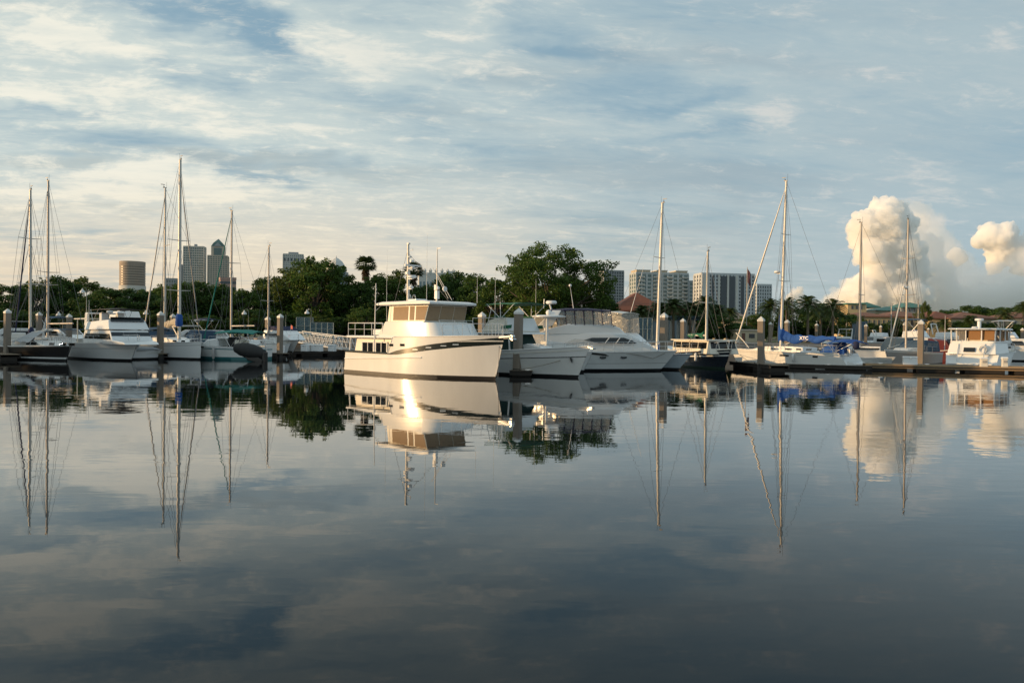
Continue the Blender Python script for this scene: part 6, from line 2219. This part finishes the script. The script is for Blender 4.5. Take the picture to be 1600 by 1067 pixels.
tower('balcony_tower', 988, 1077, 428, 640, 'wide apartment tower with cream roof blocks and stacked balconies behind the leaning cream mast', 16, pbr('pale_blue_facade', (.42, .46, .48), .8, var=.06, scale=.05), gls_g, 10, .35, 10, .55, pier_w=.32, cat='apartment tower', crown=balconies)
tower('green_tower', 1074, 1090, 441, 800, 'small green grey apartment block between the two wide apartment towers', 14, con_grey, gls_g, 14, .7, 2, .5, cat='apartment tower')


def stripes(root, W, D, H, fh):
    for i, (x, w) in enumerate(((-.30, .035), (-.09, .11), (.07, .11), (.27, .06))):
        MB().box((W * x, -D / 2 - .30, H * .49), (W * w, .9, H * .97)).build('dark_panel', gls_d, root)
    for i, x in enumerate((-.18, -.01, .16, .36)):
        MB().box((W * x, -D / 2 - .35, H * .5), (W * .035, 1.0, H)).build('white_fin', white_wall, root)
    MB().box((-W * .46, -D / 2 - .4, H * .5), (W * .09, 1.0, H * 1.01)).build('end_wall', white_wall, root)

tower('striped_tower', 1090, 1181, 429, 620, 'widest white apartment tower with vertical dark window stripes', 17, pbr('blue_white_facade', (.50, .53, .56), .8, var=.06, scale=.05), gls_d, 10, .35, 16, .5, pier_w=.5, cat='apartment tower', crown=stripes)
tower('stub_tower', 1179, 1206, 446, 760, 'shorter striped apartment tower behind the slanting furled jib', 15, pbr('blue_white_facade', (.50, .53, .56), .8), gls_d, 12, .6, 6, .5, pier_w=.45, cat='apartment tower')


def hip(root, name, mat, x0, x1, y0, y1, z0, z1, over=.5, ridge=.5, parent=None):
    xa, xb, ya, yb = x0 - over, x1 + over, y0 - over, y1 + over
    hw_ = min(xb - xa, yb - ya) / 2
    m = MB()
    if xb - xa >= yb - ya:
        r0, r1 = (xa + hw_, (ya + yb) / 2), (xb - hw_ - 1e-3, (ya + yb) / 2)
    else:
        r0, r1 = ((xa + xb) / 2, ya + hw_), ((xa + xb) / 2, yb - hw_ - 1e-3)
    m.add([(xa, ya, z0), (xb, ya, z0), (xb, yb, z0), (xa, yb, z0), (r0[0], r0[1], z1), (r1[0], r1[1], z1), (xa, ya, z0 - .2), (xb, ya, z0 - .2), (xb, yb, z0 - .2), (xa, yb, z0 - .2)],
          ([(0, 1, 5, 4), (1, 2, 5), (2, 3, 4, 5), (3, 0, 4)] if xb - xa >= yb - ya else [(0, 1, 4), (1, 2, 5, 4), (2, 3, 5), (3, 0, 4, 5)]) + [(9, 8, 7, 6), (0, 6, 7, 1), (1, 7, 8, 2), (2, 8, 9, 3), (3, 9, 6, 0)])
    return m.build(name, mat, root)


def house(px0, px1, peave, pridge, Y, label, wall, roof, depth_=9, nwin=4, rot=0, cat='house', name='house', cols=0, pbase=None):
    a, b = at(px0, peave, Y), at(px1, peave, Y)
    W = b.x - a.x
    c = (a + b) / 2
    root = thing(name, (c.x, Y, GZ), math.radians(rot), label, cat)
    ze, zr = a.z - GZ, zat((px0 + px1) / 2, pridge, Y + depth_ / 2) - GZ
    MB().box((0, depth_ / 2, ze / 2), (W, depth_, ze)).build('wall', wall, root)
    hip(root, 'roof', roof, -W / 2, W / 2, 0, depth_, ze + .02, zr)
    for st in range(2 if ze > 5.5 else 1):
        zc = ze - 1.5 - st * 2.9
        for i in range(nwin):
            x = -W / 2 + W * (i + .5) / nwin
            w = MB().box((x, -.02, zc), (W / nwin * .34, .10, 1.35)).build('window', gls_d, root)
            MB().box((x, -.06, zc - .75), (W / nwin * .42, .14, .12)).build('sill', white_wall, w)
    for i in range(cols):
        x = -W / 2 + W * (i + .5) / cols
        MB().tube([(x, -1.2, 0), (x, -1.2, ze - .1)], .16, 8).build('column', white_wall, root, smooth=60)
    return root

house(1134, 1172, 498, 487, 150, 'beige house with a grey shingled roof under the wide striped tower', stucco_c, roof_gray, 10, 3)
house(1332, 1392, 494, 488, 188, 'long yellow house with many windows behind the thin masts', stucco_y, roof_brown, 12, 8)
house(1384, 1455, 494, 486, 192, 'yellow row house with red brown roof behind the grey hulled sailing boat', stucco_y, roof_brown, 12, 6)
house(1452, 1498, 497, 487, 186, 'yellow house with a terracotta hip roof beside the narrow tree', stucco_y, roof_red, 12, 5)
house(1488, 1562, 497, 488, 184, 'wider yellow house with a terracotta roof above the aft cabin yacht', stucco_c, roof_brown, 12, 6)
house(1580, 1640, 496, 488, 184, 'last house with brown tiled roof at the frame edge', stucco_c, roof_brown, 12, 5)


def green_block():
    Y = 310
    root_p = at(1388, 480, Y)
    root = thing('green_roofed_block', (root_p.x, Y, GZ), 0, 'cream block with green metal hip roofs beyond the yellow houses', 'building')
    X = lambda px: at(px, 480, Y).x - root_p.x
    Z = lambda py: zat(1388, py, Y) - GZ
    MB().box(((X(1323) + X(1352)) / 2, 6, Z(476) / 2), (X(1352) - X(1323), 14, Z(476))).build('wall', stucco_y, root)
    MB().box(((X(1345) + X(1450)) / 2, 10, Z(485) / 2), (X(1450) - X(1345), 16, Z(485))).build('wall', con_warm, root)
    MB().box(((X(1408) + X(1450)) / 2, 8, Z(480) / 2), (X(1450) - X(1408), 16.2, Z(480))).build('wall', con_grey, root)
    hip(root, 'roof', roof_green, X(1347), X(1374), 0, 14, Z(480), Z(472))
    hip(root, 'roof', roof_green, X(1374), X(1425), 1, 17, Z(485) + .02, Z(478))
    hip(root, 'roof', roof_green, X(1409), X(1451), -1, 16.5, Z(480) + .03, Z(471.5))
    MB().box(((X(1320) + X(1350)) / 2, 6, Z(475.5)), (X(1351) - X(1321), 15, .5)).build('cornice', roof_green, root)
    for i in range(3):
        MB().box((X(1330 + i * 7), -1.05, Z(481)), (X(1333) - X(1330), .2, 1.4)).build('window', gls_d, root)
    for i in range(5):
        MB().box((X(1413 + i * 8), -.15, Z(484)), (X(1416) - X(1413), .2, 1.4)).build('window', gls_d, root)

green_block()


def pavilion():
    Y = 112
    p = at(1000, 485, Y)
    root = thing('red_roofed_pavilion', (p.x, Y, GZ), 0, 'blue grey pavilion with a large red tiled hip roof', 'building')
    X = lambda px: at(px, 485, Y).x - p.x
    Z = lambda py: zat(1000, py, Y) - GZ
    MB().box(((X(966) + X(1034)) / 2, 5, Z(486) / 2), (X(1034) - X(966), 10, Z(486))).build('wall', stucco_b, root)
    hip(root, 'roof', roof_red, X(964), X(1036), 0, 11, Z(485), Z(455), .8)
    for px in (985, 1000, 1016):
        w = MB().box((X(px), -.03, Z(512)), (.8, .12, 2.0)).build('window', glass, root)
    MB().box(((X(1040) + X(1092)) / 2, 6, Z(489) / 2), (X(1092) - X(1040), 6, Z(489))).build('wing_wall', stucco_b, root)
    hip(root, 'wing_roof', roof_red, X(1038), X(1094), 3, 9, Z(488.5), Z(473), .6)
    return root

pavilion()


def pergola():
    Y = 103
    p = at(1072, 530, Y)
    root = thing('pergola', (p.x, Y, GZ), 0, 'pergola of white columns under blue beams in front of the red tiled pavilion', 'pergola')
    X = lambda px: at(px, 500, Y).x - p.x
    zt = zat(1072, 500, Y) - GZ
    for i, px in enumerate((1050, 1068, 1084, 1099)):
        MB().tube([(X(px), 0, 0), (X(px), 0, .3), (X(px), 0, .32), (X(px), 0, zt - .3), (X(px), 0, zt)], [.36, .36, .26, .24, .34], 12).build('column', white_wall, root, smooth=40)
        MB().tube([(X(px), 3, 0), (X(px), 3, zt)], .25, 12).build('column', white_wall, root, smooth=40)
    bm_ = pbr('blue_painted_beam', (.06, .12, .19), .6)
    for y in (-.1, 3.1):
        MB().box(((X(1046) + X(1102)) / 2, y, zt + .16), (X(1102) - X(1046), .22, .32)).build('beam', bm_, root)
    for i in range(12):
        MB().box((lerp(X(1048), X(1100), i / 11), 1.5, zt + .42), (.12, 4.4, .2)).build('rafter', bm_, root)

pergola()


def kiosk():
    Y = 97
    p = at(1162, 530, Y)
    root = thing('kiosk', (p.x, Y, GZ), math.radians(20), 'low beige kiosk on the lawn behind the bow of the blue covered sloop', 'kiosk')
    X = lambda px: at(px, 530, Y).x - p.x
    h = zat(1162, 517, Y) - GZ
    MB().box((0, 0, h / 2), (2.6, 1.8, h)).build('wall', stucco_c, root, bevel=.02)
    MB().box((0, 0, h + .09), (2.9, 2.1, .18)).build('roof', con_warm, root, bevel=.03)
    MB().box((-.7, -.92, h * .42), (.45, .06, h * .8)).build('door', pbr('brown_door', (.14, .06, .04), .6), root)
    MB().box((.5, -.92, h * .6), (.8, .06, .5)).build('window', glass, root)

kiosk()


def blue_shed():
    Y = 135
    p = at(1343, 530, Y)
    root = thing('blue_shed', (p.x, Y, GZ), math.radians(15), 'tall blue cabinet shed standing behind the thin dark mast', 'shed')
    root.location.z = 0
    h = zat(1343, 504, Y)
    MB().box((0, 0, h / 2 - .1), (1.7, 1.7, h + .2)).build('wall', pbr('blue_shed_paint', (.05, .10, .15), .5), root, bevel=.03)
    MB().box((0, 0, h + .07), (1.9, 1.9, .14)).build('roof', pbr('blue_shed_roof', (.08, .14, .19), .5), root, bevel=.03)
    MB().box((-.1, -.88, h * .45), (.8, .06, h * .8)).build('door', pbr('blue_shed_door', (.035, .08, .12), .5), root)

blue_shed()
dock(Vector((29, 122, 0)), Vector((75, 150, 0)), 2.2, 'far dock across the back of the basin under the yellow houses', .5)

# ------------------------------------------------------------------ cumulus clouds, far out and beyond everything else: bodies of scattering vapour
SC.cycles.volume_bounces = 24
SC.cycles.max_bounces = 24


def vapour(name, density, col):
    mt = bpy.data.materials.new(name)
    mt.use_nodes = True
    N = NT(mt.node_tree)
    N.n.remove(N.n['Principled BSDF'])
    pv = N.new('ShaderNodeVolumePrincipled')
    pv.inputs['Density'].default_value = density
    pv.inputs['Color'].default_value = (*col, 1)
    pv.inputs['Anisotropy'].default_value = -0.10
    N.l.new(pv.outputs[0], N.n['Material Output'].inputs['Volume'])
    mt.cycles.homogeneous_volume = True
    return mt

V_MID = vapour('cloud_skirt_vapour', 0.0065, (.99, .99, .99))
V_DENSE = vapour('cumulus_vapour', 0.032, (1.0, .998, .995))
V_THIN = vapour('cloud_veil_vapour', 0.0024, (.99, .99, .99))


def cloud_body(name, circles, Y, seed, mat, c0, bumps=1.0, vox=4.2, strength=12, squash=1.0, parent=None):
    rnd = random.Random(seed)
    k = Y / F
    mb = MB()
    for px, py, r in circles:
        c = at(px, py, Y + rnd.uniform(-40, 40)) - c0
        mb.ball(c, r * k, 14)
        for _ in range(int((16 + r * .6) * bumps)):
            d = Vector((rnd.gauss(0, 1), rnd.gauss(-.5, .8), rnd.gauss(.25, 1))).normalized()
            q = c + d * r * k * rnd.uniform(.78, .98)
            rr = r * k * rnd.uniform(.16, .34)
            mb.ball(q, rr, 8)
            for _ in range(2):
                d2 = (d + Vector((rnd.gauss(0, .7), rnd.gauss(0, .7), rnd.gauss(0, .7)))).normalized()
                mb.ball(q + d2 * rr * .8, rr * rnd.uniform(.35, .65), 7)
    o = mb.build(name, mat, parent, smooth=180)
    rm = o.modifiers.new('remesh', 'REMESH'); rm.mode = 'VOXEL'; rm.voxel_size = vox * k / 4.8
    tx = bpy.data.textures.new('billows', 'CLOUDS'); tx.noise_scale = 22; tx.noise_depth = 3
    dp = o.modifiers.new('billow', 'DISPLACE'); dp.texture = tx; dp.strength = strength; dp.mid_level = .5; dp.texture_coords = 'LOCAL'
    smm = o.modifiers.new('soften', 'SMOOTH'); smm.factor = .5; smm.iterations = 1
    bpy.context.view_layer.update()
    me = bpy.data.meshes.new_from_object(o.evaluated_get(bpy.context.evaluated_depsgraph_get()))
    o.modifiers.clear(); o.data = me
    return o


def cumulus(circles, label, seed, Y, veil=None, skirt=None):
    c0 = at(circles[0][0], circles[0][1], Y)
    root = thing('cumulus_cloud', c0, 0, label, 'cloud')
    cloud_body('cloud_body', circles, Y, seed, V_DENSE, c0, parent=root)
    if skirt:
        cloud_body('cloud_skirt', skirt, Y + 250, seed + 2, V_MID, c0, 1.0, 8, 40, parent=root)
    if veil:
        cloud_body('cloud_veil', veil, Y + 650, seed + 1, V_THIN, c0, .5, 11, 60, parent=root)

cumulus([(1385, 348, 32), (1352, 352, 22), (1345, 372, 20), (1334, 356, 12), (1401, 331, 18), (1376, 330, 20), (1414, 352, 20), (1362, 396, 26), (1390, 392, 30), (1416, 392, 26), (1372, 428, 26), (1398, 432, 32), (1424, 424, 26), (1348, 444, 18),
         (1334, 448, 14), (1324, 462, 14), (1350, 468, 26), (1385, 466, 34), (1420, 464, 30)], 'towering cumulus cloud, tallest of the bright clouds behind the thin masts', 4, 6000,
        [(1430, 345, 30), (1440, 385, 44), (1440, 440, 60), (1400, 470, 60), (1340, 476, 34), (1500, 468, 54), (1480, 425, 44), (1560, 464, 56), (1620, 450, 66), (1690, 460, 70), (1310, 486, 30), (1265, 494, 26)],
        [(1436, 350, 16), (1446, 390, 26), (1455, 430, 34), (1470, 465, 34), (1375, 425, 30), (1340, 462, 30), (1312, 474, 22), (1500, 478, 26), (1545, 474, 30), (1592, 468, 34), (1645, 466, 40), (1455, 484, 28), (1295, 488, 18), (1325, 476, 20), (1385, 460, 38), (1405, 420, 30), (1420, 470, 34), (1360, 490, 34), (1420, 370, 22)])
cumulus([(1562, 372, 22), (1542, 372, 18), (1528, 378, 11), (1577, 362, 14), (1586, 390, 24), (1562, 400, 20), (1554, 416, 13), (1606, 408, 26), (1545, 357, 10), (1612, 370, 14)], 'bright cumulus cloud at the frame edge over the aft cabin yacht', 8, 7600)
cumulus([(1494, 397, 11), (1487, 400, 8), (1503, 403, 9), (1496, 409, 8)], 'smallest round cumulus puff between two bigger clouds', 12, 9500)
cumulus([(1243, 460, 9), (1250, 453, 6), (1235, 466, 8), (1252, 466, 9)], 'dim low cumulus puff over the palms beside the sloop mast', 15, 5000)
